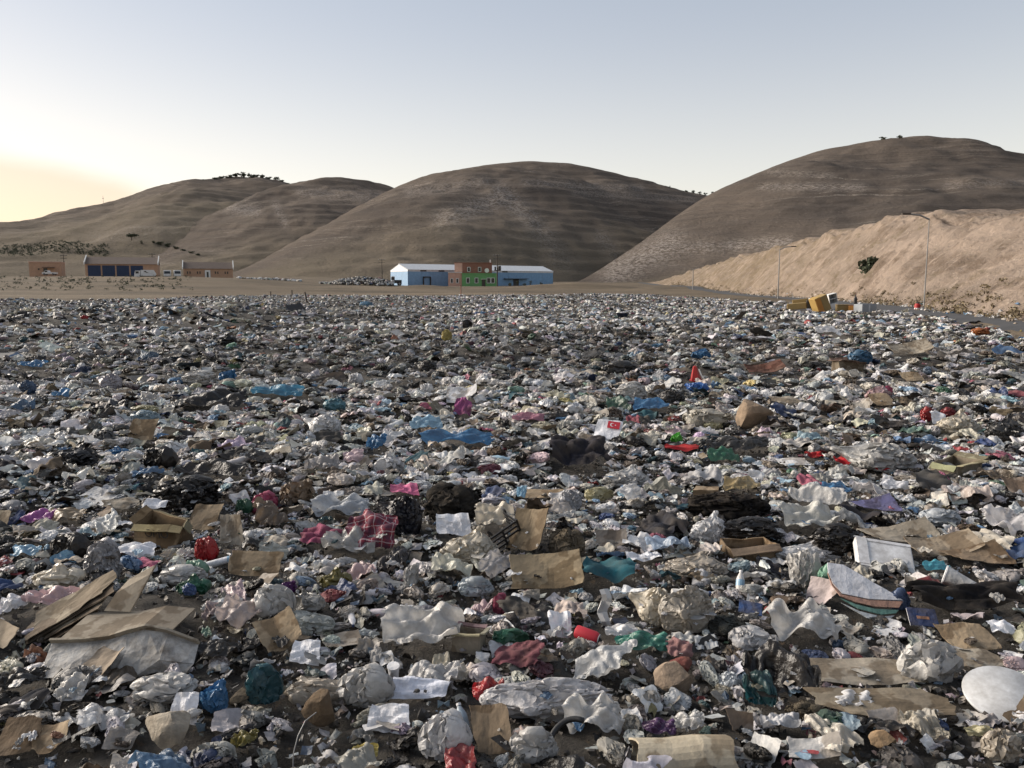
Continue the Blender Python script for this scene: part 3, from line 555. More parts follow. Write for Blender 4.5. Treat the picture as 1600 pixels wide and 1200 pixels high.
# ------------------------------------------------------------ trees and bushes
def foliage(n, rx, ry, rz, leaf, seed, flat=.0):
    g = np.random.default_rng(seed); out = []
    cl = g.normal(size=(max(5, n // 40), 3)); cl /= np.linalg.norm(cl, axis=1)[:, None]; cl *= g.uniform(.25, .85, (len(cl), 1))
    c = cl[g.integers(0, len(cl), n)] + g.normal(size=(n, 3)) * .2
    c *= (rx, ry, rz); a = g.normal(size=(n, 3)); a /= np.linalg.norm(a, axis=1)[:, None]; b = np.cross(a, g.normal(size=(n, 3))); b /= np.linalg.norm(b, axis=1)[:, None]
    s = leaf * g.uniform(.6, 1.4, (n, 1)); v = np.stack([c - a * s, c + b * s * .6, c + a * s, c - b * s * .6], 1).reshape(-1, 3)
    return v, np.arange(n * 4).reshape(-1, 4)
def bush(name, label, px, pyb, wpx, hpx, Y, seed, mat='leaf', cat='bush', n=220, trunk=0, group=None, zfix=None):
    a = at(px, pyb, Y); s = Y / FPX; rx = wpx * s / 2; rz = hpx * s / 2 * (1 - trunk)
    e = empty(name, a if zfix is None else (a[0], a[1], zfix)); tag(e, label, cat, group)
    v, f = foliage(n, rx, rx * .9, rz, rx * .16, seed); v = v + (0, 0, rz * 1.0 + hpx * s * trunk)
    obj('crown', mesh('crown', v, f), M[mat], e)
    t = MB(); g = random.Random(seed); hh = hpx * s
    t.tube([(0, 0, -.3), (0, 0, hh * .3), (.1 * rx, 0, hh * .6)], [rx * .09, rx * .07, rx * .03], 6)
    for k in range(4):
        q = k * 1.7 + seed; t.tube([(0, 0, hh * (.2 + trunk * .6)), (rx * .35 * math.cos(q), rx * .35 * math.sin(q), hh * .55), (rx * .6 * math.cos(q), rx * .6 * math.sin(q), hh * .75)], [rx * .05, rx * .035, rx * .015], 5)
    t.build('trunk', M['bark'], e); return e
def surf_z(objs, x, y):
    best = -99.0
    for o in objs:
        hit, loc, *_ = o.ray_cast(Vector((x, y, 2000)), Vector((0, 0, -1)))
        if hit: best = max(best, loc.z)
    return best
bpy.context.view_layer.update()
def on_hill(px, py, objs):
    """where the sight line through a pixel first meets the given hills"""
    d = Vector(ray(px, py)).normalized(); best = None
    for o in objs:
        hit, loc, *_ = o.ray_cast(Vector((0, 0, CAMZ)), d)
        if hit and (best is None or loc.y < best.y): best = loc.copy()
    return best
HILLS = (HA, HB, HC, HD)
def crest_y(px, objs):
    for k in range(200, 470):
        q = on_hill(px, k, objs)
        if q is not None: return k, q
    return None, None
bush('broad_tree', 'lone flat-crowned tree on the slope above the garage', 206, 375, 17, 11, 480, 3, 'leaf', 'tree', 320, .35)
k = 0
for px, w, hgt in ((318, 9, 3), (336, 10, 5), (346, 12, 6), (357, 12, 7), (368, 13, 8), (378, 15, 9), (390, 13, 8), (401, 13, 7), (411, 12, 7), (421, 12, 6), (431, 11, 6), (441, 10, 5), (449, 7, 4)):
    ky, q = crest_y(px, (HA, HB))
    if q is None: continue
    bush('hilltop_tree', ['dark tree in the row on the left hilltop, %s' % s for s in ('outlier at far left', 'first from the left', 'second from the left', 'third from the left', 'fourth from the left', 'fifth and tallest', 'just right of the tallest', 'sixth from the right end', 'fifth from the right end', 'fourth from the right end', 'third from the right end', 'second from the right end', 'last on the right')][k], px, ky + 2, w, hgt, q.y, 20 + k, 'leaf', 'tree', 200, .2, 'trees along the left hilltop'); k += 1
for i, (px, w, hgt, lab) in enumerate(((1046, 4, 4, 'tiny lone tree on the skyline left of the saddle'), (1073, 6, 5, 'small tree at the left end of the saddle row'), (1083, 8, 6, 'round tree second in the saddle row'), (1093, 7, 6, 'tree third in the saddle row'), (1102, 7, 5, 'tree fourth in the saddle row'), (1112, 6, 4, 'small tree at the right end of the saddle row'),
                                   (1380, 13, 5, 'wide low bush on top of the right hill'), (1405, 11, 6, 'rounder bush on top of the right hill'))):
    ky, q = crest_y(px, (HC, HD))
    if q is not None: bush('hilltop_bush' if px > 1200 else 'hilltop_tree', lab, px, ky + 1.5, w, hgt, q.y, 50 + i, 'leaf', 'bush' if px > 1200 else 'tree', 180, .15, 'bushes on the right hilltop' if px > 1200 else 'trees on the saddle')
for i, (px, py, w, hgt) in enumerate(((221, 381, 6, 6), (239, 380, 7, 6), (250, 382, 12, 6), (262, 385, 12, 6), (275, 389, 11, 6), (287, 392, 11, 5), (299, 396, 10, 5), (309, 399, 8, 4))):
    q = on_hill(px, py, HILLS)
    if q is not None: bush('hillside_bush', 'dark bush in the line descending right from the lone tree, ' + ('at its upper left end', 'second from the top', 'third from the top', 'fourth from the top', 'fifth from the top', 'sixth from the top', 'second from the bottom', 'at its lower right end')[i], px, py + 1, w, hgt, q.y, 80 + i, 'leaf', 'bush', 160, .05, 'bushes below the lone tree')
for i, (px, w, hgt, lab) in enumerate(((797, 9, 8, 'leftmost small bush along the warehouse front'), (809, 8, 11, 'taller dark bush along the warehouse front, second from the left'), (820, 8, 8, 'bush in the middle of the warehouse front row'), (829, 6, 11, 'narrow bush along the warehouse front, second from the right'), (846, 7, 9, 'rightmost bush of the warehouse front row'))):
    bush('shrub', lab, px, 448.5, w, hgt, 288, 120 + i, 'leaf', 'bush', 160, .05, 'bushes along the warehouse front')
q = at(1362, 425, 100); bx = float(bank_base(100))
eb = [o for o in bpy.data.objects if o.name == 'earth_bank']
q = on_hill(1360, 418, eb)
if q is not None: bush('bank_bush', 'single green bush growing on the bare earth bank', 1361, 427, 40, 27, q.y - .3, 140, 'leaf', 'bush', 420, .0)
# scrub that nobody could count: dark thicket band on the left plain and dry weeds below the bank
def scrub(name, label, pts, mat, seed, leaf, rz):
    g = np.random.default_rng(seed); V = []; F = []; n = 0
    for (x, y, z, r) in pts:
        v, f = foliage(int(26), r, r, r * rz, r * leaf, int(g.integers(1e6))); V.append(v + (x, y, z + r * rz * .6)); F.append(f + n); n += len(v)
    o = obj(name, mesh(name, np.concatenate(V), np.concatenate(F)), M[mat]); o['kind'] = 'stuff'; o['label'] = label; o['category'] = 'scrub'; return o
g = np.random.default_rng(7); pts = []
for i in range(420):
    px = g.uniform(0, 170); py = g.uniform(380, 398) + 3 * math.sin(px * .05); q = on_hill(px, py, HILLS)
    if q is not None: pts.append((q.x, q.y, q.z, g.uniform(.8, 2.4)))
for i in range(240):
    px = g.uniform(0, 300); py = g.uniform(437, 450); d = ray(px, py); Yq = 265 - (py - 437) * 7 + g.uniform(-6, 6); x = d[0] * Yq / d[1]; pts.append((x, Yq, float(gz(x, Yq)), g.uniform(.25, .8)))
scrub('scrub', 'low dark scrub scattered over the plain below the left hills', pts, 'leaf', 5, .2, .7)
pts = []
for i in range(520):
    y = g.uniform(30, 330) if i % 3 else g.uniform(30, 90); x = float(bank_base(y)) + g.normal(.4, .7); pts.append((x, y, float(gz(x, y)) + max(0, x - float(bank_base(y))) * .9, g.uniform(.12, .45)))
scrub('dry_weeds', 'dry brown weeds along the foot of the earth bank', pts, 'dry_leaf', 6, .22, .8)
# ------------------------------------------------------------ dumped furniture beside the road
def furn(name, label, cat, px, pyb, Y, parts, rot=(0, 0, 0)):
    a = at(px, pyb, Y); e = empty(name, (a[0], Y, a[2])); e.rotation_euler = rot; e.scale = (.98, .98, .98); tag(e, label, cat)
    for nm, mat, b in parts: 
        o = MB().box(*b).build(nm, M[mat], e); bv = o.modifiers.new('b', 'BEVEL'); bv.width = .03; bv.segments = 2
    return e
s = 56 / FPX   # metres per photo pixel there
furn('sofa_base', 'low mustard sofa base, leftmost of the dumped furniture', 'sofa', 1247, 483, 49, [('seat', 'tan_board', (-.65, .5, -.4, .4, 0, .38)), ('back', 'tan_board', (-.3, .62, .42, .6, 0, .6)), ('arm', 'print_shade_dark', (.52, .75, -.4, .4, 0, .5))], (0, R(-6), R(-18)))  # dark arm block is the sofa's shaded side, put into the colour
furn('armchair_block', 'tall mustard yellow upholstered block leaning left among dumped furniture', 'armchair', 1285, 487, 48, [('front', 'mustard', (-.42, -.05, -.35, .35, 0, 1.02)), ('side', 'tan_board', (-.04, .45, -.34, .34, 0, .98)), ('foot_rail', 'orange_box', (-.40, -.06, -.38, -.36, .05, .95))], (0, R(-24), R(12)))
furn('open_cabinet', 'small pale open cabinet standing on end behind the yellow block', 'cabinet', 1302, 482, 49.5, [('back_panel', 'grey_box', (-.25, .25, .2, .24, .3, .95)), ('side_panel', 'white_paint', (-.29, -.25, -.2, .24, 0, .95)), ('side_panel', 'white_paint', (.25, .29, -.2, .24, 0, .95)), ('top_panel', 'white_paint', (-.25, .25, -.2, .2, .91, .95)), ('drawer', 'white_paint', (-.25, .25, -.2, .18, 0, .34)), ('shelf', 'white_paint', (-.25, .25, -.15, .2, .6, .63))], (0, R(-14), R(10)))
furn('low_chest', 'low tan wooden chest between the cabinet and the grey box', 'chest', 1318, 487, 48, [('body', 'tan_board', (-.42, .4, -.3, .3, 0, .4)), ('lid', 'tan_board', (-.44, .42, -.32, .32, .405, .44))], (0, 0, R(-8)))
furn('orange_crate', 'small orange box against the grey carton', 'box', 1332, 488, 47.5, [('body', 'orange_box', (-.22, .3, -.2, .25, 0, .4)), ('top_rim', 'brick_red', (-.23, .31, -.21, .26, .405, .44))], (0, 0, R(-25)))
furn('grey_carton', 'light grey square carton at the right end of the dumped furniture', 'box', 1351, 491, 47, [('body', 'grey_box', (-.5, .5, -.4, .4, 0, .6)), ('tape', 'white_roof', (-.05, .05, -.406, -.401, .02, .58)), ('flap', 'grey_box', (-.49, .49, -.39, -.02, .605, .62))], (0, 0, R(14)))
p = at(1337, 482, 47.5); e = empty('wine_bottle', (p[0], 47.6, at(1332, 488, 47.5)[2] + .48)); tag(e, 'dark bottle standing on the orange box', 'bottle'); MB().lathe([(.09, 0), (.1, .02), (.1, .34), (.04, .45), (.035, .58)], 10).build('body', M['black_plastic'], e); MB().lathe([(.042, .585), (.042, .62)], 8).build('cap', M['brick_red'], e)
p = at(1433, 489, 60); e = empty('red_marker', (p[0], 60, p[2])); tag(e, 'short red roadside marker drum by the nearest lamp foot', 'marker'); MB().lathe([(.2, 0), (.21, .02), (.21, .62), (.16, .7)], 14).build('body', M['bright_red'], e); MB().lathe([(.08, .705), (.09, .8), (.03, .84)], 8).build('cap', M['dark_metal'], e); MB().lathe([(.215, .28), (.215, .38)], 14).build('band', M['print_white'], e)
# ------------------------------------------------------------ crumpled shapes (a small cloth solver makes the folds)
import bmesh
def ico(sub):
    bm = bmesh.new(); bmesh.ops.create_icosphere(bm, subdivisions=sub, radius=1.0)
    v = np.array([p.co[:] for p in bm.verts]); f = np.array([[q.index for q in p.verts] for p in bm.faces]); e = np.array([[q.index for q in p.verts] for p in bm.edges]); bm.free(); return v, f, e
ICO = {k: ico(k) for k in (1, 2, 4, 5)}
def relax(x, e, rest, iters, comp=.5, hook=None, bend=.0, nb=None):
    i, j = e[:, 0], e[:, 1]; n = len(x); deg = np.bincount(np.concatenate([i, j]), minlength=n)[:, None].astype(float)
    for it in range(iters):
        d = x[j] - x[i]; L = np.sqrt((d * d).sum(1)) + 1e-9; w = (L - rest) / L * .5; w = np.where(L < rest, w * comp, w); c = d * w[:, None]
        acc = np.stack([np.bincount(i, c[:, k], n) - np.bincount(j, c[:, k], n) for k in range(3)], 1)
        x = x + acc / deg * 1.7
        if bend:
            s = np.stack([np.bincount(i, x[j, k], n) + np.bincount(j, x[i, k], n) for k in range(3)], 1) / deg
            x = x + (s - x) * bend
        if hook is not None: x = hook(x, it)
    return x
def norm_unit(v):
    lo, hi = v.min(0), v.max(0); return (v - (lo + hi) / 2 * (1, 1, 0) - (0, 0, lo[2])) / (hi - lo)
def make_bag(seed, sub=4, knot=None, slack=1.0, flat=1.0):
    g = np.random.default_rng(seed); v, f, e = ICO[sub]
    ax = np.array([g.uniform(.75, .95), g.uniform(.6, .85), g.uniform(.38, .6)]) * (.92 if slack > 1 else 1)
    rest = np.linalg.norm(v[e[:, 0]] - v[e[:, 1]], axis=1) * slack
    k = np.array([mnoise.noise_vector(Vector(p) * 1.6 + Vector((seed, 0, 0)))[:] for p in v]) * .28 + np.array([mnoise.noise_vector(Vector(p) * 5 + Vector((0, seed, 0)))[:] for p in v]) * .07
    x = v * ax * .82 + k * ax
    if knot is None: knot = g.random() < .5
    if knot:
        d = g.normal(size=3); d[2] = abs(d[2]) * .7; d /= np.linalg.norm(d); c = v @ d; m = smooth(.80, .97, c)[:, None]
        tip = d * ax * 1.25; x = x * (1 - m) + (tip * (1 + .35 * smooth(.93, 1, c)[:, None]) + (v - d * c[:, None]) * .25 * (.35 + smooth(.95, 1, c)[:, None])) * m
    cs = g.normal(size=(4, 3)) * ax * .33; rs = g.uniform(.22, .38, 4)
    def hook(x, it):
        q = x / (ax * (1.0 if not knot else 1.0)); r = np.linalg.norm(q, axis=1)
        lim = np.where((r > 1) & (~far if knot else True), 1 / np.maximum(r, 1e-6), 1.0); x = x * lim[:, None]
        for c, rr in zip(cs, rs):
            d = x - c; L = np.linalg.norm(d, axis=1) + 1e-9; x = np.where((L < rr)[:, None], c + d / L[:, None] * rr, x)
        x[:, 2] = np.maximum(x[:, 2], -ax[2] * .62); return x
    far = (v @ d > .8) if knot else np.zeros(len(v), bool)
    x = relax(x, e, rest, 90 if sub > 3 else 60, .55, hook, .035 if sub > 3 else .02)
    return norm_unit(x), f
def grid_topology(n, m):
    idx = np.arange(n * m).reshape(n, m)
    e = np.concatenate([np.stack([idx[:-1].ravel(), idx[1:].ravel()], 1), np.stack([idx[:, :-1].ravel(), idx[:, 1:].ravel()], 1), np.stack([idx[:-1, :-1].ravel(), idx[1:, 1:].ravel()], 1), np.stack([idx[1:, :-1].ravel(), idx[:-1, 1:].ravel()], 1)])
    f = np.stack([idx[:-1, :-1].ravel(), idx[1:, :-1].ravel(), idx[1:, 1:].ravel(), idx[:-1, 1:].ravel()], 1); return e, f
def make_sheet(seed, n=26, m=22, shrink=.72, bend=.004, bump=.3, comp=.7, ragged=.05, iters=45, creases=9, soft=0.0, fmin=1.6, fmax=5.5):
    """crumpled sheet: sharp creases in many directions, draped over a hump, edge lengths restored by the solver"""
    g = np.random.default_rng(seed); asp = g.uniform(.62, 1.0)
    U, V_ = np.meshgrid(np.linspace(-.5, .5, n), np.linspace(-.5, .5, m), indexing='ij'); e, f = grid_topology(n, m)
    cr = g.uniform(-.13, .13, (4, 2)); a, b = U + .5, V_ + .5
    X0 = U + (1 - a) * (1 - b) * cr[0, 0] + a * (1 - b) * cr[1, 0] + a * b * cr[2, 0] + (1 - a) * b * cr[3, 0]
    Y0 = asp * (V_ + (1 - a) * (1 - b) * cr[0, 1] + a * (1 - b) * cr[1, 1] + a * b * cr[2, 1] + (1 - a) * b * cr[3, 1])
    rr = 1 - ragged * 2.2 * (np.abs(U) * 2) ** 3 * (np.abs(V_) * 2) ** 3; X0 = X0 * rr; Y0 = Y0 * rr
    edge = np.maximum(np.abs(U) * 2, np.abs(V_) * 2) ** 4
    X0 = X0 + ragged * edge * fbm(U * 3 + seed, V_ * 3, seed, 3); Y0 = Y0 + ragged * edge * fbm(U * 3 + 9, V_ * 3 + seed, seed + 1, 3)
    p0 = np.stack([X0.ravel(), Y0.ravel(), 0 * X0.ravel()], 1); rest = np.linalg.norm(p0[e[:, 0]] - p0[e[:, 1]], axis=1)
    x = p0 * (shrink * g.uniform(.9, 1.08), shrink * g.uniform(.9, 1.08), 1); q = p0[:, :2]; z = np.zeros(len(q)); slope = math.sqrt(max(1 / shrink ** 2 - 1, .02))
    wob = np.stack([vnoise(q[:, 0] * 4, q[:, 1] * 4, seed + 4), vnoise(q[:, 0] * 4 + 7, q[:, 1] * 4, seed + 5)], 1) * .10
    for k in range(creases):
        t = g.uniform(0, math.pi); fr = fmin + (fmax - fmin) * (k / max(1, creases - 1)) ** 1.2; w = ((q + wob) @ np.array([math.cos(t), math.sin(t)])) * fr + g.random()
        tri = np.abs(w - np.floor(w) - .5) * 2 - .5; si = .5 * np.cos(w * 2 * math.pi)
        mk = smooth(-.12, .18, vnoise(q[:, 0] * 3.2 + 5 * k, q[:, 1] * 3.2 - 3 * k, seed + 20 + k)); z += (tri * (1 - soft) + si * soft) * mk * slope / fr * .62
    r2 = (q[:, 0] ** 2 + (q[:, 1] / asp) ** 2); z += bump * (fbm(q[:, 0] * 2.2 + seed, q[:, 1] * 2.2, seed + 6, 2) * .9 - 1.1 * r2 * g.uniform(.2, 1.1))
    x[:, 2] = z; x = relax(x, e, rest, iters, comp, None, bend); uv = np.stack([U.ravel() + .5, V_.ravel() + .5], 1)
    return norm_unit(x), f, uv
def thick(v, f, t):
    """give a quad sheet real thickness"""
    nrm = np.zeros_like(v); a = np.cross(v[f[:, 1]] - v[f[:, 0]], v[f[:, 3]] - v[f[:, 0]])
    for k in range(4): np.add.at(nrm, f[:, k], a)
    nrm /= np.linalg.norm(nrm, axis=1)[:, None] + 1e-9; n = len(v); ed = {}
    for q in f:
        for k in range(4):
            a_, b_ = int(q[k]), int(q[(k + 1) % 4]); ed[(a_, b_)] = 1
    rim = [(a_, b_) for (a_, b_) in ed if (b_, a_) not in ed]
    F = [tuple(q) for q in f] + [tuple(int(i) + n for i in q[::-1]) for q in f] + [(b_, a_, a_ + n, b_ + n) for a_, b_ in rim]
    return np.concatenate([v, v - nrm * t]), F
def make_card(seed, n=12, m=9, fold=True, curl=.12, torn=.025):
    g = np.random.default_rng(seed); U, V_ = np.meshgrid(np.linspace(-.5, .5, n), np.linspace(-.5, .5, m), indexing='ij')
    e1 = smooth(.36, .5, np.abs(U)); e2 = smooth(.36, .5, np.abs(V_))
    x = U + torn * e1 * fbm(V_ * 6 + seed, V_ * 0, seed, 3) * 2 + g.uniform(-.22, .22) * V_; y = V_ + torn * e2 * fbm(U * 6, U * 0 + seed, seed + 1, 3) * 2 + g.uniform(-.1, .1) * U
    for cx_, cy_ in ((-.5, -.5), (.5, .5), (.5, -.5)):
        if g.random() < .45: k = smooth(.45, .0, np.hypot(U - cx_, V_ - cy_)) * g.uniform(.1, .3); x = x - cx_ * k; y = y - cy_ * k
    z = curl * ((U * math.cos(seed) + V_ * math.sin(seed)) ** 2) * 3 * g.uniform(-.4, 1) + .09 * fbm(U * 2.5 + seed, V_ * 2.5, seed + 2, 4)
    if fold:
        a = g.uniform(-.5, .5); l = U * math.cos(a) + V_ * math.sin(a) - g.uniform(-.22, .22); z = z + np.where(l > 0, l * g.uniform(.25, .9), 0)
    v = np.stack([x.ravel(), y.ravel(), z.ravel()], 1); e, f = grid_topology(n, m); v = v - (0, 0, v[:, 2].min()); s = v.max(0) - v.min(0)
    v[:, :2] = (v[:, :2] - (v[:, :2].max(0) + v[:, :2].min(0)) / 2) / s[:2]
    V2, F2 = thick(v, f, .014); return V2, F2, s[2]
def make_rock(seed, sub=4):
    v, f, e = ICO[sub]; g = np.random.default_rng(seed); x = v.copy()
    for _ in range(15):
        d = g.normal(size=3); d /= np.linalg.norm(d); h = g.uniform(.5, .82); c = x @ d; x = x - np.outer(np.maximum(c - h, 0) * .93, d)
    x = x * (1 + .05 * np.array([mnoise.fractal(Vector(p) * 3, .7, 2, 4) for p in v])[:, None]); return norm_unit(x), f
ICO[3] = ico(3)
PROTO = {}
def reg(kind, me, mat): 
    me.materials.append(M[mat]); PROTO.setdefault(kind, []).append(me)
for s in range(16): v, f = make_bag(100 + s, 4, slack=1.0 if s % 3 else 1.12); reg('bag', mesh('bag', v, f, True, 52), 'film')
for s in range(6): v, f = make_bag(140 + s, 5, slack=1.08); reg('bigbag', mesh('big_bag', v, f, True, 60), 'film')
for s in range(12): v, f = make_bag(170 + s, 4, True, 1.15); reg('limp', mesh('limp_bag', v, f, True, 52), 'film')
for s in range(14): v, f, uv = make_sheet(200 + s, 40, 34, .58 + .018 * s, .0, .26, creases=13, fmax=9); reg('film', mesh('film', v, f, True, 40), 'film')
for s in range(6): v, f, uv = make_sheet(230 + s, 60, 50, .62, .0, creases=18, fmax=12); reg('bigfilm', mesh('big_film', v, f, True, 42), 'film')
for s in range(8):
    v, f, uv = make_sheet(260 + s, 40, 34, .62, .02, .34, soft=.75, creases=8, fmax=5); me = mesh('rag', v, f, True); l = me.uv_layers.new(name='UVMap'); li = np.zeros(len(me.loops), np.int32); me.loops.foreach_get('vertex_index', li); l.data.foreach_set('uv', uv[li].ravel()); reg('cloth', me, 'cloth')
for s in range(12): v, f, uv = make_sheet(300 + s, 16, 14, .86 + .006 * s, .004, .22, ragged=.012, creases=7, fmin=.8, fmax=4); reg('paper', mesh('paper', v, f, True, 24), 'paper')
CARDH = []
for s in range(16): v, f, hh = make_card(400 + s, 16, 12, fold=s % 4 != 0); reg('card', mesh('card', v, f, False), 'card'); CARDH.append(hh)
for s in range(7): v, f = make_rock(500 + s); reg('rock', mesh('rock', v, f, True, 35), 'rock')
for s in range(3):
    v, f = make_bag(600 + s, 5, False, 1.0); g = np.random.default_rng(s); v = v + (np.array([mnoise.noise_vector(Vector(p) * 14)[:] for p in v]) * .045); reg('hair', mesh('fibre', v, f, True), 'hair')
# low-detail shapes for the uncountable mass
LOW = []
def tris(f): return np.concatenate([f[:, [0, 1, 2]], f[:, [0, 2, 3]]])
def spiky(v, k, sd): 
    g = np.random.default_rng(sd); c = v.mean(0); return norm_unit(c + (v - c) * (1 + g.normal(0, k, (len(v), 1))))
for s in range(8): v, f = make_bag(780 + s, 3, s % 2 == 0, 1.1); LOW.append((v, f, 'bag3'))
for s in range(8): v, f = make_bag(700 + s, 2, s % 2 == 0, 1.1); LOW.append((spiky(v, .10, s), f, 'bag2'))
for s in range(8): v, f = make_bag(720 + s, 1, False); LOW.append((spiky(v, .22, s), f, 'bag1'))
for s in range(10): v, f, uv = make_sheet(740 + s, 9, 8, .66, .01, .4, iters=25, creases=6, fmax=3.5); LOW.append((v, tris(f), 'wad'))
for s in range(8): v, f, uv = make_sheet(800 + s, 5, 5, .68, .0, .4, iters=15, creases=4, fmax=2.4); LOW.append((v, tris(f), 'sheet'))
for s in range(6): v, f, uv = make_sheet(760 + s, 3, 3, .75, .0, .4, iters=8, creases=3, fmax=2); LOW.append((v, tris(f), 'shard'))
# ------------------------------------------------------------ things one can pick out in the rubbish
C = dict(W=(.78, .78, .79), PW=(.82, .83, .87), G=(.44, .435, .42), LG=(.64, .63, .61), BE=(.52, .46, .38), CR=(.68, .62, .51), T=(.34, .26, .17), GC=(.35, .31, .25), BR=(.13, .09, .055), K=(.008, .008, .010), DG=(.055, .055, .056),
         B=(.06, .21, .42), LB=(.27, .46, .62), DB=(.02, .07, .22), N=(.014, .016, .028), TE=(.018, .10, .13), GR=(.035, .14, .085), LGN=(.26, .48, .36), Y=(.55, .45, .14), PY=(.55, .51, .32), O=(.22, .19, .055), R=(.42, .02, .028), P=(.50, .09, .18), PP=(.60, .42, .43), PU=(.14, .03, .19), LI=(.52, .38, .55), MA=(.22, .035, .07), OR=(.5, .17, .05))
CNAME = dict(W='white', PW='bright white', G='grey', LG='pale grey', BE='beige', CR='cream', T='tan', GC='grey-brown', BR='brown', K='black', DG='dark grey', B='blue', LB='light blue', DB='dark blue', N='navy', TE='teal', GR='green', LGN='pale green', Y='yellow', PY='pale yellow', O='olive', R='red', P='pink', PP='pale pink', PU='purple', LI='lilac', MA='maroon', OR='orange')
KNAME = dict(bag='plastic_bag', bigbag='plastic_bag', limp='plastic_bag', film='plastic_sheet', bigfilm='plastic_sheet', cloth='rag', paper='paper_sheet', card='cardboard_piece', rock='stone', hair='fibre_clump')
KCAT = dict(bag='bag', bigbag='bag', limp='bag', film='plastic sheet', bigfilm='plastic sheet', cloth='rag', paper='paper', card='cardboard', rock='stone', hair='fibre clump')
def G(px, py):
    d = ray(px, py); z = 0.0
    for _ in range(10):
        t = (z - CAMZ) / d[2]; p = d * t; z = .5 * z + .5 * float(heap_z(p[0], p[1]))
    t = (z - CAMZ) / d[2]; p = d * t; return np.array([p[0], p[1], z])
def depth_of(p): return p[1] * cp - (p[2] - CAMZ) * sp_
HERO = [(1228, 460, 1368, 494)]      # photo boxes of placed things, used to keep the scatter off them
HOBJ = []
LANDMARK = []  # (phrase, px, py)
def spawn(kind, loc, rot, scale, col, seed, name=None, mat=None):
    pool = PROTO[kind]; me = pool[seed % len(pool)]
    if mat: 
        me = me.copy(); me.materials.clear(); me.materials.append(M[mat])
    o = obj(name or KNAME[kind], me, None, None, tuple(loc), rot, scale, col); return o
def solve(kind, x0, y0, x1, y1, tilt=18):
    w, h = x1 - x0, y1 - y0; flat = kind in ('film', 'bigfilm', 'cloth', 'paper', 'card')
    p = G((x0 + x1) / 2, y1 - (.42 if flat else .28) * h); mpp = depth_of(p) / FPX; Wm, Hm = w * mpp, h * mpp; dep = math.atan2(CAMZ - p[2], p[1])
    if not flat:
        D = .7 * Wm; H = (Hm - .5 * D * math.sin(dep)) / math.cos(dep)
        if H < .28 * Wm: H = .28 * Wm; D = max(.4 * Wm, (Hm - .6 * H * math.cos(dep)) / math.sin(dep) * .8)
        return p, Wm, D, min(H, 1.4 * Wm), 0
    t = R(tilt); D = Hm / math.sin(dep + t)
    if D > 1.3 * Wm: D = 1.3 * Wm; t = max(t, math.asin(min(.98, Hm / D)) - dep)
    zs = min(dict(film=.5, bigfilm=.45, cloth=.4, paper=.30, card=.7)[kind] * min(Wm, D), dict(card=1.6).get(kind, .55) * Hm)
    D = max(.3 * Wm, D - dict(card=.25).get(kind, .55) * zs * math.cos(dep) / math.sin(dep + t)) if t < R(30) else D * .92
    return p, Wm, D, zs, t
def hero(kind, box, col, label, lm=None, seed=0, yaw=0.0, tilt=18, mat=None, name=None, cat=None, lift=0.0, roll=0.0):
    x0, y0, x1, y1 = box; p, Wm, D, H, t = solve(kind, x0, y0, x1, y1, tilt); c = C[col] if isinstance(col, str) else col
    flat = kind in ('film', 'bigfilm', 'cloth', 'paper', 'card')
    p = p + (0, 0, (D / 2 * math.sin(t) * .75 + .02 if flat else -.12 * H + .02) + lift)
    o = spawn(kind, p, (t, roll, yaw), (Wm * 1.04, D, H), c, seed * 7 + int(x0), name, mat); tag(o, label if len(label.split()) > 3 else label + ' in the rubbish', cat or KCAT[kind]); HERO.append(box)
    if flat or kind == 'bigbag': HOBJ.append((o, box))
    if lm: LANDMARK.append((lm, (x0 + x1) / 2, (y0 + y1) / 2))
    return o
def H_(rows):
    for r in rows: hero(*r[:4], **(r[4] if len(r) > 4 else {}))
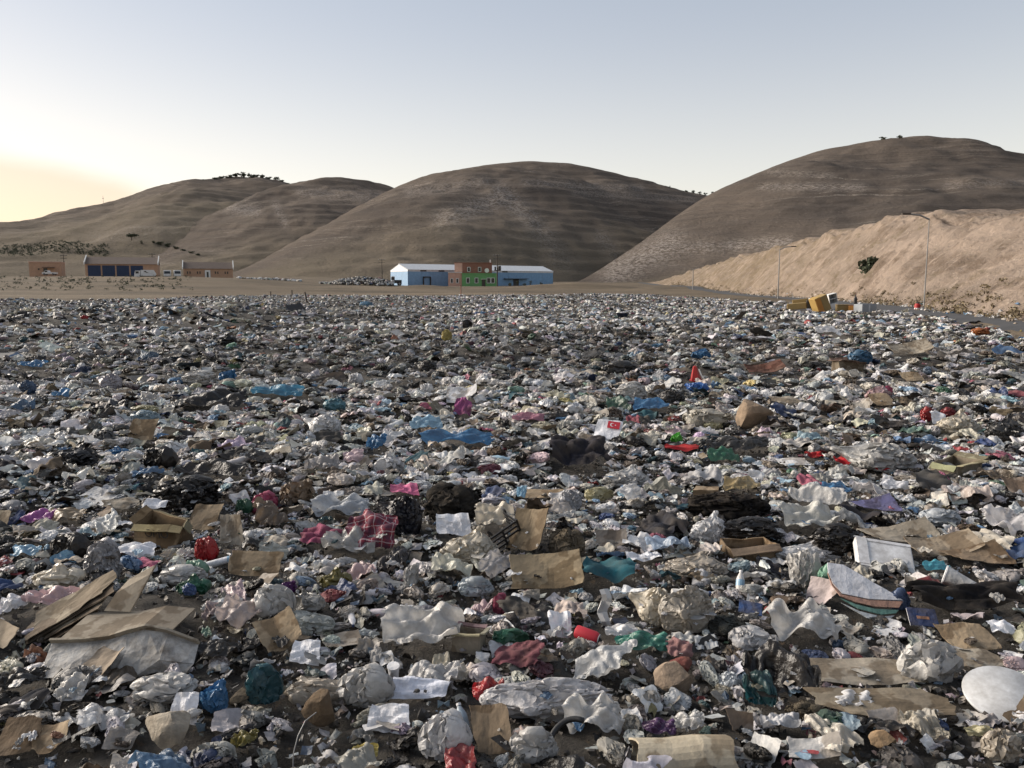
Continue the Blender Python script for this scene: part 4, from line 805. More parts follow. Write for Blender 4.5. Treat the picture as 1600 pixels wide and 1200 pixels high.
# --- nearest strip
H_([('bag', (205, 1058, 306, 1102), 'LG', 'dirty off-white stuffed sack lying below the bent carton', dict(lm='the off-white stuffed sack', seed=2)),
    ('film', (94, 1064, 142, 1116), 'LG', 'crumpled whitish film on bare soil at the left'),
    ('rock', (226, 1122, 300, 1186), 'GC', 'large grey-brown stone with a white paper at its back', dict(lm='the large grey stone')),
    ('paper', (272, 1096, 313, 1152), 'PW', 'torn white paper standing against the large grey stone', dict(tilt=48)),
    ('bag', (312, 1078, 356, 1126), 'B', 'small blue net bag right of the off-white sack', dict(lm='the blue net bag')),
    ('bag', (386, 1048, 442, 1112), 'TE', 'teal and navy bundle of cloth near the bottom left', dict(lm='the teal bundle')),
    ('card', (0, 1130, 62, 1198), 'BR', 'brown muddy board in the bottom left corner'), ('card', (52, 1140, 106, 1192), 'T', 'folded tan board beside the corner board', dict(seed=3)),
    ('film', (364, 1150, 402, 1186), 'O', 'yellow-green wilted wrapper near the bottom edge'), ('bag', (276, 902, 330, 938), 'GR', 'dark green bag behind the standing cardboard strip', dict(lm='the dark green bag')),
    ('bag', (286, 918, 306, 938), (.1, .16, .34), 'small round blue bag against the dark green bag'), ('card', (360, 872, 441, 917), 'T', 'flat tan cardboard rectangle standing on edge', dict(lm='the tan cardboard rectangle', tilt=50)),
    ('film', (48, 924, 122, 968), 'PP', 'pinkish white sheet left of the standing cardboard strip'), ('film', (0, 936, 46, 980), 'PW', 'bright white crumpled film at the left edge', dict(lm='the white film at the left edge')),
    ('card', (402, 974, 462, 1036), 'T', 'narrow tan cardboard strip slanting up to the right', dict(yaw=.6, tilt=35)), ('paper', (458, 1014, 503, 1058), 'PW', 'folded white paper with sharp creases', dict(lm='the folded white paper', tilt=45)),
    ('bag', (438, 912, 464, 934), 'PU', 'small purple bag'), ('limp', (398, 920, 462, 972), 'LG', 'translucent grey bag with raised corner'), ('bag', (455, 932, 508, 962), 'G', 'plump grey bag right of the translucent one'),
    ('bigfilm', (598, 962, 722, 1044), 'LG', 'large dirty white film heaped in stiff folds', dict(lm='the heaped white film')), ('bag', (770, 986, 826, 1018), 'GR', 'green plastic bag right of the small white carton', dict(lm='the green bag')),
    ('paper', (612, 1068, 707, 1109), (.72, .75, .84), 'wide bright white paper sheet with ragged right end', dict(lm='the wide white paper')), ('limp', (528, 1044, 618, 1112), 'LG', 'grey translucent bag left of the wide white paper', dict(seed=1)),
    ('limp', (655, 1120, 738, 1200), 'W', 'white carrier bag at the bottom edge, handles up', dict(lm='the white carrier bag')), ('paper', (578, 1116, 642, 1168), 'PW', 'curled white printed page left of the carrier bag', dict(tilt=40, lm='the printed page')),
    ('card', (733, 1118, 802, 1200), (.2, .15, .1), 'brown cardboard sheet at the bottom centre', dict(tilt=35, lm='the bottom brown cardboard')), ('film', (552, 1170, 592, 1198), 'Y', 'yellow torn wrapper at the bottom'),
    ('film', (738, 1072, 788, 1120), 'R', 'red and white striped wrapper beside the long white sack'), ('rock', (474, 1092, 524, 1152), 'BR', 'round brown charred ball in the rubbish', dict(lm='the brown charred ball')),
    ('limp', (446, 1062, 560, 1108), 'BE', 'beige limp bag beside the charred ball'), ('bag', (770, 934, 797, 968), 'P', 'pink net bag', dict(lm='the pink net bag')), ('bag', (716, 904, 772, 938), (.5, .56, .6), 'white and pale blue dotted bag'),
    ('film', (640, 700, 660, 712), 'G', 'small grey film scrap behind the white bag'), ('bigbag', (752, 1062, 957, 1144), (.66, .65, .66), 'long white woven sack lying on its side', dict(lm='the long white sack', seed=3)),
    ('rock', (1022, 1046, 1080, 1100), (.30, .23, .17), 'pale tan angular stone', dict(lm='the tan stone', seed=2)), ('rock', (1046, 1036, 1080, 1072), (.18, .06, .05), 'reddish broken pot shard behind the tan stone', dict(name='pot_shard', cat='pot shard')),
    ('cloth', (1040, 1006, 1080, 1044), (.3, .16, .16), 'faded pink rag above the tan stone'), ('bigbag', (984, 926, 1052, 988), 'CR', 'cream dirty bag, left of a stuffed pair', dict(lm='the stuffed cream bags')), ('bigbag', (1030, 928, 1116, 1004), (.46, .42, .36), 'grey-cream knotted bag, right of a stuffed pair', dict(seed=1)),
    ('card', (798, 880, 908, 937), (.34, .27, .175), 'wide tan cardboard sheet with torn right edge', dict(lm='the wide tan cardboard', tilt=40)), ('cloth', (908, 878, 992, 932), 'TE', 'teal cloth draped right of the wide cardboard', dict(lm='the teal cloth')),
    ('paper', (856, 968, 892, 1012), 'PW', 'folded white leaflet left of the red can', dict(tilt=40)), ('film', (962, 998, 1042, 1034), (.05, .22, .17), 'green and teal film right of the red can', dict(lm='the green film')),
    ('film', (944, 982, 996, 1012), 'W', 'white film behind the green film'), ('limp', (1138, 984, 1208, 1022), 'W', 'white and blue printed bag near the black film', dict(lm='the white and blue bag')),
    ('film', (1004, 1134, 1054, 1164), (.09, .03, .13), 'dark purple foil pack at the bottom', dict(lm='the purple pack', name='foil_pack', cat='foil pack')), ('film', (1050, 1122, 1102, 1162), 'LG', 'clear plastic tray beside the purple pack', dict(name='plastic_tray', cat='tray')),
    ('bigfilm', (878, 1104, 972, 1168), 'LG', 'whitish stiff film below the long white sack', dict(lm='the stiff film')), ('bag', (796, 1142, 872, 1200), 'LG', 'pale bundled cloth bag at the bottom left of centre'), ('cloth', (800, 1150, 838, 1196), (.45, .36, .33), 'pinkish beige rag at the bottom edge'),
    ('bigfilm', (1158, 1064, 1206, 1124), (.012, .08, .095), 'knotted dark teal net', dict(lm='the teal net')), ('bigfilm', (1158, 1026, 1268, 1122), 'K', 'black plastic sheet hanging in folds', dict(lm='the black sheet')),
    ('bag', (1278, 890, 1312, 932), 'LGN', 'pale green bag beside the white sack panel'), ('cloth', (1418, 918, 1592, 980), 'K', 'black netting spread at the right', dict(lm='the black netting')),
    ('card', (1472, 978, 1552, 1034), 'T', 'square tan cardboard near the right edge', dict(lm='the square tan cardboard')), ('card', (1478, 1018, 1562, 1058), 'GC', 'grey-brown cardboard below the square tan one', dict(seed=2)),
    ('card', (1220, 1032, 1442, 1084), 'GC', 'long cardboard slab, upper of two', dict(lm='the upper cardboard slab', tilt=12)), ('card', (1268, 1078, 1484, 1138), (.31, .26, .19), 'long cardboard slab with torn corner, lower of two', dict(lm='the lower cardboard slab', tilt=14)),
    ('film', (1298, 1090, 1358, 1124), 'W', 'stained white film lying on the lower slab'), ('limp', (1408, 1012, 1502, 1084), 'LG', 'grey bag slumped over the upper slab', dict(lm='the slumped grey bag')), ('bigfilm', (1196, 956, 1304, 1024), 'LG', 'wide grey-white film with pointed corner'),
    ('rock', (1358, 1152, 1398, 1184), (.28, .19, .11), 'round ochre stone at the bottom right', dict(lm='the ochre stone')), ('film', (1504, 1142, 1554, 1168), 'PY', 'grey wrapper with yellow end'), ('card', (1228, 1160, 1314, 1198), 'LG', 'curled whitish board at the bottom right', dict(seed=5)),
    ('paper', (1544, 978, 1584, 1002), 'PW', 'white paper scrap by the netting'), ('limp', (1536, 1150, 1600, 1200), 'BE', 'beige bag in the bottom right corner'), ('film', (0, 1052, 70, 1100), 'DG', 'dark grey matted film at the left edge'),
    ('card', (1004, 1100, 1010, 1104), 'T', 'tiny tan board chip') if False else ('bag', (1388, 926, 1420, 962), (.10, .15, .28), 'blue patterned crisp packet behind the blue booklet'), ])
# --- second strip
H_([('bigbag', (64, 698, 156, 738), 'K', 'black bag at the left, upper', dict(lm='the upper black bag')), ('bag', (224, 702, 280, 738), 'K', 'black bag right of the blue bottle-shaped bag'), ('bigbag', (240, 748, 348, 802), 'K', 'large glossy black bag', dict(lm='the large glossy black bag', seed=2)), ('bigfilm', (282, 728, 388, 758), 'K', 'black sheet behind the large glossy black bag'),
    ('bag', (164, 700, 201, 716), 'B', 'small sky-blue rolled bag', dict(lm='the sky-blue roll')), ('card', (204, 664, 246, 701), 'T', 'tan cardboard square standing up on the left', dict(tilt=55, lm='the standing tan square')), ('film', (74, 800, 136, 832), 'T', 'flattened brown paper sack'), ('card', (164, 780, 216, 808), 'GC', 'grey-brown cardboard strip', dict(yaw=.5)),
    ('film', (38, 804, 88, 832), (.42, .13, .38), 'magenta-lilac bag', dict(lm='the lilac bag')), ('card', (300, 798, 345, 842), 'T', 'crumpled tan carton flap right of the lettered box', dict(tilt=40)), ('card', (342, 816, 384, 872), 'GC', 'grey cardboard panel leaning behind the red bag', dict(tilt=60)),
    ('bag', (304, 846, 343, 884), 'R', 'shiny red bag', dict(lm='the red bag')), ('bag', (80, 838, 146, 882), 'K', 'black torn bag left of the lettered box'), ('paper', (228, 786, 266, 806), 'PW', 'white papers on top of the lettered box'), ('paper', (188, 856, 246, 882), 'PW', 'white paper below the lettered box'),
    ('bigbag', (134, 852, 192, 922), (.43, .43, .45), 'spotted grey-white pillow standing on edge', dict(lm='the spotted pillow', name='pillow', cat='pillow')), ('bag', (52, 884, 132, 924), 'CR', 'cream dirty bag left of the spotted pillow'), ('bag', (288, 880, 328, 906), 'LGN', 'green bag below the red bag'), ('bag', (368, 784, 397, 808), 'GR', 'green bag at the foot of the black bag'),
    ('film', (18, 858, 66, 884), 'LB', 'light blue strip of film'), ('bag', (252, 884, 326, 920), 'LG', 'long whitish bag under the white tube'), ('bigbag', (392, 774, 438, 815), 'P', 'bright raspberry pink bag', dict(lm='the raspberry bag')), ('bag', (438, 752, 492, 792), (.3, .22, .15), 'tan paper bag dome'), ('limp', (584, 712, 632, 748), 'W', 'white bag with pointed top', dict(lm='the pointed white bag')),
    ('bigfilm', (656, 680, 772, 706), 'B', 'bright blue tarp strip', dict(lm='the blue tarp strip')), ('film', (574, 688, 604, 716), 'B', 'blue bag scrap left of the tarp strip'), ('hair', (662, 762, 758, 824), (.018, .018, .018), 'black fuzzy mound of matted fibre', dict(lm='the black fuzzy mound')), ('bigbag', (588, 782, 660, 848), 'N', 'black cloth bundle left of the fuzzy mound', dict(lm='the black bundle')),
    ('cloth', (544, 818, 622, 884), 'R', 'red plaid shirt', dict(mat='plaid', lm='the plaid shirt', name='shirt', cat='shirt', tilt=40)), ('cloth', (472, 830, 538, 872), (.28, .07, .13), 'raspberry-maroon cloth left of the plaid shirt', dict(lm='the maroon cloth')), ('bigfilm', (488, 784, 578, 822), (.55, .58, .62), 'white and pale blue sheet behind the plaid shirt', dict(lm='the white sheet')),
    ('film', (510, 830, 590, 890), 'G', 'grey-green film below the plaid shirt'), ('paper', (610, 764, 656, 782), (.62, .16, .3), 'pink printed card', dict(lm='the pink card')), ('card', (798, 812, 858, 882), (.2, .155, .1), 'brown carton side leaning by the cream bag', dict(tilt=50, yaw=-.5)),
    ('bigbag', (688, 832, 778, 892), 'CR', 'cream torn bag with open mouth', dict(lm='the torn cream bag')), ('paper', (682, 816, 738, 852), 'PW', 'white sheet with printed block', dict(tilt=42, lm='the block-printed sheet')), ('bigfilm', (742, 798, 802, 846), 'CR', 'cream fabric sheet behind the black crate'), ('bag', (500, 892, 550, 928), 'O', 'olive yellow bag', dict(lm='the olive bag')), ('limp', (630, 886, 656, 924), 'LG', 'upright folded whitish bag'),
    ('cloth', (858, 692, 948, 758), 'N', 'navy blue jacket spread out', dict(lm='the navy jacket', name='jacket', cat='jacket')), ('bigbag', (940, 732, 1014, 768), 'LG', 'pale grey puffy sack right of the navy jacket', dict(lm='the puffy grey sack')), ('card', (808, 764, 880, 788), 'T', 'tan board with a blue end', dict(tilt=10)), ('film', (807, 766, 823, 788), 'LB', 'blue wrapper on the tan board'),
    ('bigbag', (858, 770, 908, 808), (.52, .53, .56), 'bluish white bag with ribs', dict(lm='the ribbed white bag')), ('bag', (914, 764, 958, 788), 'PY', 'pale yellow bag'), ('hair', (858, 832, 914, 882), (.2, .165, .12), 'shaggy brown fibre ball', dict(lm='the shaggy brown ball')), ('hair', (1074, 772, 1202, 818), 'K', 'long black furry heap', dict(lm='the black furry heap')),
    ('film', (1128, 754, 1188, 780), (.4, .31, .16), 'yellowish brown film'), ('bigbag', (1078, 808, 1138, 858), 'W', 'white and cream limp bag below the furry heap'), ('limp', (1020, 810, 1040, 832), 'R', 'small red bag'), ('film', (1104, 708, 1152, 732), 'GR', 'green film', dict(lm='the green film scrap')), ('cloth', (1036, 698, 1092, 714), 'R', 'red cloth strip', dict(lm='the red strip')), ('bag', (1048, 680, 1066, 696), (.12, .5, .06), 'bright green bag'),
    ('bigbag', (1036, 868, 1134, 908), 'BE', 'beige slumped bag with long folds', dict(lm='the beige slumped bag')), ('paper', (978, 868, 1032, 888), 'PW', 'white page left of the beige slumped bag'), ('bigbag', (1118, 812, 1226, 850), 'K', 'smooth black bag below the furry heap', dict(lm='the smooth black bag')), ('film', (1106, 688, 1204, 722), 'DG', 'dark grey film behind the green film scrap'),
    ('bigbag', (1304, 694, 1422, 744), (.5, .5, .49), 'big translucent whitish bag', dict(lm='the big translucent bag', seed=4)), ('card', (1216, 716, 1264, 736), (.72, .72, .72), 'white polystyrene sheet', dict(tilt=5, name='polystyrene_sheet', cat='polystyrene')), ('cloth', (1258, 710, 1284, 724), 'R', 'red rag, left of three'), ('cloth', (1300, 718, 1328, 738), 'R', 'red rag, middle of three'), ('cloth', (1362, 730, 1392, 744), 'R', 'red rag, right of three'),
    ('card', (1350, 826, 1468, 864), 'GC', 'grey-brown cardboard behind the white polystyrene box', dict(tilt=14, lm='the grey-brown cardboard')), ('card', (1422, 844, 1524, 880), (.3, .245, .18), 'lighter cardboard right of the white polystyrene box', dict(tilt=12)), ('card', (1478, 860, 1574, 892), (.27, .2, .135), 'brown cardboard at the right, under the lighter piece', dict(tilt=10)),
    ('bigbag', (1262, 824, 1348, 874), 'K', 'black crumpled bag left of the white polystyrene box', dict(lm='the crumpled black bag')), ('bigfilm', (1216, 798, 1304, 850), (.5, .5, .47), 'heap of torn newspaper', dict(mat='paper', name='newspaper', cat='newspaper', lm='the newspaper')), ('card', (1334, 784, 1402, 808), (.15, .15, .3), 'flattened violet-blue carton', dict(tilt=15, lm='the violet carton')), ('bag', (1438, 798, 1498, 828), (.56, .6, .64), 'white packet with blue print', dict(lm='the white packet')),
    ('limp', (1452, 726, 1500, 752), 'G', 'grey bag by the right-hand carton'), ('bigfilm', (1230, 768, 1316, 806), 'LG', 'pale film sheet above the newspaper'), ('film', (1282, 762, 1330, 786), 'B', 'blue bag above the violet carton'), ('film', (1374, 756, 1416, 776), 'PW', 'bright white sheet right of the blue bag'), ('bigbag', (1210, 850, 1312, 884), 'W', 'long white bag left of the polystyrene box'), ('bag', (1232, 868, 1282, 930), 'LG', 'upright grey-white bag'),
    ('film', (1440, 884, 1482, 902), (.1, .4, .5), 'turquoise packet right of the polystyrene box')])
# --- farther back
H_([('bigbag', (474, 652, 532, 688), 'W', 'bright white bag on the left of the middle ground', dict(lm='the bright white bag')), ('card', (698, 612, 744, 640), (.6, .6, .61), 'white board lying tilted in the middle ground', dict(tilt=30, lm='the tilted white board')), ('film', (398, 606, 476, 632), (.07, .27, .42), 'stretched blue film', dict(lm='the stretched blue film')), ('bag', (544, 586, 568, 604), 'W', 'round white bag'),
    ('bag', (506, 626, 540, 646), (.1, .27, .34), 'teal bag below the stretched blue film'), ('bigbag', (648, 566, 682, 586), 'DG', 'dark grey bag in the middle distance'), ('film', (642, 658, 692, 680), 'LB', 'blue bag in the middle ground', dict(lm='the middle blue bag')), ('bag', (656, 602, 678, 620), 'W', 'plump white bag left of the tilted board'), ('cloth', (710, 632, 738, 662), (.3, .08, .2), 'magenta rag below the tilted board'),
    ('film', (988, 630, 1046, 652), 'B', 'bright blue film', dict(lm='the bright blue film')), ('bigbag', (962, 600, 1012, 628), 'LG', 'grey-white bag pair behind the blue film'), ('bigbag', (1020, 612, 1068, 636), 'DG', 'dark bag left of the royal blue bag'), ('bag', (1072, 600, 1108, 617), (.04, .18, .55), 'royal blue bag', dict(lm='the royal blue bag')), ('bag', (1080, 548, 1110, 564), 'B', 'blue bag behind the red cone', dict(lm='the far blue bag')),
    ('bag', (1326, 550, 1362, 574), (.04, .14, .26), 'dark blue bag on the right', dict(lm='the dark blue bag')), ('card', (1166, 572, 1222, 590), (.13, .06, .045), 'rust-red sheet', dict(lm='the rust-red sheet')), ('rock', (1152, 632, 1206, 682), (.27, .2, .14), 'bulging tan carton or sack', dict(lm='the bulging tan sack', name='sack', cat='sack')), ('limp', (1066, 642, 1140, 672), (.5, .47, .4), 'cream film bundle with cord', dict(lm='the cream bundle')),
    ('bag', (1098, 660, 1128, 674), 'PY', 'yellow bag by the cream bundle'), ('paper', (1452, 650, 1476, 672), 'PW', 'square white card at the right', dict(tilt=45, lm='the square white card')), ('bag', (1438, 640, 1458, 664), 'R', 'red bag left of the square white card'), ('bag', (1470, 640, 1492, 658), (.28, .02, .03), 'dark red bag right of the square white card'), ('bigbag', (1462, 646, 1528, 690), 'CR', 'cream bag below the square white card'),
    ('card', (1204, 620, 1248, 640), 'GC', 'bent grey-brown board right of the tan sack'), ('bigbag', (1540, 654, 1600, 700), 'DG', 'dark translucent bag at the right edge'), ('bag', (1352, 608, 1392, 630), 'PP', 'pale pink bag', dict(lm='the pale pink bag')), ('bag', (1378, 606, 1394, 620), 'P', 'deep pink bag'), ('card', (1360, 618, 1394, 644), 'T', 'tan carton piece below the pink bags'), ('film', (1278, 628, 1320, 640), 'CR', 'cream strip right of the bent board'),
    ('bigbag', (284, 582, 342, 606), 'LG', 'smooth grey sack on the left', dict(lm='the smooth grey sack')), ('bag', (342, 580, 370, 600), 'B', 'blue bag right of the smooth grey sack'), ('film', (86, 612, 112, 628), 'B', 'sky-blue bag at far left'), ('film', (34, 566, 72, 582), 'B', 'long blue film at the far left edge', dict(lm='the long blue film at left')), ('bigbag', (24, 598, 56, 622), (.1, .16, .26), 'slate blue bag at the left edge'), ('bigbag', (150, 588, 190, 616), (.48, .46, .5), 'pale lilac-white bag on the left', dict(lm='the lilac-white bag')),
    ('bag', (206, 644, 248, 666), (.3, .4, .46), 'pale blue bag behind the standing tan square'), ('bag', (206, 636, 246, 648), 'PY', 'yellow scraps behind the pale blue bag'), ('film', (290, 618, 385, 652), 'K', 'long black sheet on the left'), ('bag', (340, 524, 370, 544), 'K', 'black lump on the far left slope'), ('bag', (940, 566, 1000, 590), 'DG', 'dark bag in the centre distance'), ('film', (800, 650, 850, 666), (.45, .2, .27), 'rose pink cloth in the middle', dict(lm='the rose pink cloth')),
    ('card', (1390, 540, 1450, 562), 'GC', 'flattened board far right', dict(tilt=25)), ('card', (1408, 586, 1440, 602), 'T', 'small tan board far right', dict(tilt=30)), ('bag', (1518, 514, 1545, 526), 'OR', 'orange bag at far right', dict(lm='the orange bag')), ('bag', (1588, 518, 1600, 532), 'Y', 'yellow bag at the right edge'), ('film', (1272, 514, 1310, 526), 'W', 'white sheet below the dumped furniture', dict(lm='the white sheet by the furniture')),
    ('bag', (562, 472, 582, 480), 'LB', 'pale blue bags near the far edge'), ('bag', (690, 518, 706, 536), 'Y', 'mustard bag in the distance', dict(lm='the mustard bag')), ('bag', (722, 502, 738, 516), 'K', 'black bag in the distance'), ('card', (66, 480, 92, 486), (.55, .57, .6), 'pale board at far left'), ('bag', (74, 484, 84, 490), 'Y', 'yellow scrap below the pale board'), ('bag', (126, 494, 138, 500), 'R', 'red scrap on the far left'), ('bigbag', (0, 486, 10, 502), (.6, .62, .65), 'white sheet at the far left edge')])
# --- particular objects -----------------------------------------------------
def lay(px, py): p = G(px, py); return p, depth_of(p) / FPX
# bent white-faced carton with a standing strip, at the left
p, mp = lay(205, 1012); e = empty('flattened_carton', p + (0, 0, .02)); tag(e, 'bent grey carton with white torn front and a tall strip standing up', 'carton'); HERO.append((98, 893, 328, 1052)); LANDMARK.append(('the bent carton', 215, 1000))
def X_(px): return (px - 205) * mp
dpt = math.atan2(CAMZ, p[1])
top = [(102, 1000), (150, 998), (192, 992), (222, 980), (248, 972), (280, 980), (325, 1002)]
zt = lambda py: (1030 - py) * mp / math.cos(dpt)
vv = []; ff = []
for i, (a, b) in enumerate(top): vv += [(X_(a), -.10, zt(b) - .035), (X_(a), -.12, zt(b))]
n = len(top); V, F = thick(np.array(vv), np.array([(2 * i, 2 * i + 2, 2 * i + 3, 2 * i + 1) for i in range(n - 1)]), .012); obj('rim', mesh('rim', V, F), M['card'], e, color=(.36, .32, .255))
vv = [];
for i, (a, b) in enumerate(top): vv += [(X_(a + (14 if i == 0 else -6 if i == 6 else 0)), -.25 - .03 * math.sin(i * 2.3), -.05 + .02 * (i % 2)), (X_(a + 4), -.20 + .025 * math.cos(i * 1.9), (zt(b) - .08) * .42 + .012 * math.sin(i * 2.7)), (X_(a), -.10, zt(b) - .03)]
V, F = thick(np.array(vv), np.array([q for i in range(n - 1) for q in ((3 * i, 3 * i + 3, 3 * i + 4, 3 * i + 1), (3 * i + 1, 3 * i + 4, 3 * i + 5, 3 * i + 2))]), .008); obj('white_front', mesh('white_front', V, F), M['soiled'], e, color=(.46, .45, .43))  # white face greyed to carry its dirt and also painted-in shade
vv = []
for i, (a, b) in enumerate([(116, 1000), (160, 997), (200, 991), (240, 978), (285, 985)]): vv += [(X_(a), -.11, zt(b)), (X_(a + 6), .12, zt(b) + .012 * math.cos(i) + .02)]
V, F = thick(np.array(vv), np.array([(2 * i, 2 * i + 2, 2 * i + 3, 2 * i + 1) for i in range(4)]), .01); obj('top_panel', mesh('top_panel', V, F), M['card'], e, color=(.27, .235, .185))
z0 = zt(991) + .02
V, F = thick(np.array([(X_(146), .11, z0), (X_(189), .10, z0), (X_(158), .16, z0 + .09), (X_(200), .15, z0 + .1), (X_(170), .22, z0 + .15), (X_(207), .21, z0 + .19), (X_(200), .24, z0 + .215), (X_(211), .24, z0 + .235)]), np.array([(0, 1, 3, 2), (2, 3, 5, 4), (4, 5, 7, 6)]), .012); obj('standing_strip', mesh('standing_strip', V, F), M['card'], e, color=(.36, .31, .24))
e.scale = (1, 1, .74)
# dark stack of cardboard layers beside it
p, mp = lay(90, 985); e = empty('cardboard_stack', p); tag(e, 'dark weathered layers of cardboard sloping down left of the bent carton', 'cardboard'); HERO.append((28, 920, 162, 1006))
for k in range(6):
    g_ = np.random.default_rng(k); v, f, hh = make_card(880 + k, fold=False, curl=.05); v = v * (140 * mp, .20, .5 * 140 * mp)
    obj('layer', mesh('layer', v, f), M['card'], e, loc=(.01 * k, .015 * k, .0 + k * .02), rot=(R(8), R(-26), R(14 + 3 * k)), color=[(.10, .078, .055), (.16, .125, .09), (.28, .24, .18)][k % 3])
# lettered brown box
def carton(name, label, box, col, yaw, lm=None, crush=.25, letters=None, open_=True):
    p, mp = lay((box[0] + box[2]) / 2, box[3] - .2 * (box[3] - box[1])); w = (box[2] - box[0]) * mp * .82; h = (box[3] - box[1]) * mp * .8; d = w * .7
    e = empty(name, p + (0, 0, -.03), yaw); tag(e, label, 'box'); HERO.append(box); g = np.random.default_rng(int(box[0]))
    if lm: LANDMARK.append((lm, (box[0] + box[2]) / 2, (box[1] + box[3]) / 2))
    cs = np.array([(-w / 2, -d / 2), (w / 2, -d / 2), (w / 2, d / 2), (-w / 2, d / 2)]) * (1 + g.uniform(-.1, .1, (4, 2))); lean = g.normal(0, crush * h * .5, (4, 2)); hs = h * g.uniform(.75, 1.0, 4)
    def quad(nm, q, c, t=.007):
        q = np.array(q); n_ = 5; V = []
        for i in range(n_):
            for j in range(n_):
                a, b = i / (n_ - 1), j / (n_ - 1); V.append((q[0] * (1 - a) + q[1] * a) * (1 - b) + (q[3] * (1 - a) + q[2] * a) * b)
        V = np.array(V); V += (.022 * w / .3) * np.stack([fbm(V[:, 0] * 9, V[:, 2] * 9, int(box[0]), 3), fbm(V[:, 1] * 9, V[:, 2] * 9, 4, 3), fbm(V[:, 0] * 9, V[:, 1] * 9, 5, 3)], 1)
        ed, f = grid_topology(n_, n_); V, F = thick(V, f, t); return obj(nm, mesh(nm, V, F), M['card'], e, color=c)
    P = lambda i, k: (cs[i][0] + lean[i][0] * k, cs[i][1] + lean[i][1] * k, hs[i] * k)
    for i in range(4):
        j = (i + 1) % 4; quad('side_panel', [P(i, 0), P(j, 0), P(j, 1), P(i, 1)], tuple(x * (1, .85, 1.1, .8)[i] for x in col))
        if open_ and g.random() < .85:
            mid = (np.array(P(i, 1)) + np.array(P(j, 1))) / 2; out = np.array([mid[0], mid[1], 0]); out = out / (np.linalg.norm(out) + 1e-6) * d * .26; dz = g.uniform(-.15, .12) * h * 2
            quad('flap', [P(i, 1), P(j, 1), np.array(P(j, 1)) * (1, 1, 1) + out * .9 + (0, 0, dz), np.array(P(i, 1)) + out + (0, 0, dz)], tuple(x * g.uniform(.8, 1.15) for x in col))
    if not open_: quad('lid', [P(0, 1.01), P(1, 1.01), P(2, 1.01), P(3, 1.01)], col)
    if letters:
        cu = bpy.data.curves.new('lettering', 'FONT'); cu.body = letters; cu.size = h * .34; cu.extrude = .0008; cu.align_x = 'CENTER'; t = bpy.data.objects.new('lettering', cu); COL.objects.link(t)
        dg = bpy.context.evaluated_depsgraph_get(); me = bpy.data.meshes.new_from_object(t.evaluated_get(dg)); bpy.data.objects.remove(t)
        o = obj('lettering', me, M['print_shade_dark'], e, loc=(w * .1, (cs[0][1] + cs[1][1]) / 2 + (lean[0][1] + lean[1][1]) * .3 - .022, h * .5), rot=(math.pi / 2 + math.atan2(lean[0][1] + lean[1][1], 2 * h), 0, 0))
    return e
carton('carton', 'crushed brown carton with dark lettering, behind the red bag', (216, 798, 300, 862), (.25, .175, .10), R(-14), 'the lettered box', letters='OMO')
carton('carton', 'open flattened brown carton below the smooth black bag', (1124, 838, 1218, 874), (.27, .19, .115), R(12), 'the open brown carton')
carton('carton', 'closed small tan carton with tape above the furry heap', (1082, 755, 1126, 783), (.33, .25, .165), R(-18), 'the taped carton', .05, open_=False)
carton('carton', 'grey-tan carton tipped over right of the big translucent bag', (1454, 710, 1528, 754), (.31, .265, .2), R(25), 'the tipped carton', .2)
carton('carton', 'small white-lined carton with a black band near the heaped film', (702, 968, 762, 1018), (.34, .29, .22), R(-12), 'the white-lined carton', .12)
carton('carton', 'collapsed brown carton in the right middle distance', (1300, 560, 1345, 588), (.23, .19, .14), R(20), None, .4)
# red drink can
def at_lay(name, label, cat, px, py, lm=None, box=None, dz=0, rot=(0, 0, 0)):
    p, mp = lay(px, py); e = empty(name, p + (0, 0, dz)); e.rotation_euler = rot; tag(e, label, cat)
    if box: HERO.append(box)
    if lm: LANDMARK.append((lm, px, py))
    return e, mp
e, mp = at_lay('drink_can', 'crushed red drink can with white lettering', 'can', 917, 1006, 'the red can', (892, 980, 942, 1014), .045, (R(8), R(10), R(-24)))
b = MB().lathe([(.020, -.062), (.030, -.058), (.033, -.05), (.033, .045), (.027, .058), (.025, .06)], 20, 'x'); v = np.array(b.v)
v[:, 2] *= 1 - .35 * np.exp(-((v[:, 0] + .005) / .025) ** 2); v[:, 1] *= 1 + .12 * np.exp(-((v[:, 0] + .005) / .03) ** 2)
o = obj('body', mesh('body', v, b.f, True, 40), M['print_red'], e); MB().lathe([(.026, .0605), (.026, .064), (.02, .062)], 18, 'x').build('end_cap', M['chrome'], e); MB().lathe([(.004, .0645), (.008, .066)], 8, 'x').build('pull_tab', M['print_shade_dark'], e, loc=(0, .004, .006))
for k in range(5): MB().tube([(-.035 + .013 * k, -.036, -.012), (-.03 + .013 * k, -.0375, .004), (-.022 + .013 * k, -.034, -.008)], .0018, 5).build('lettering', M['print_white'], e)
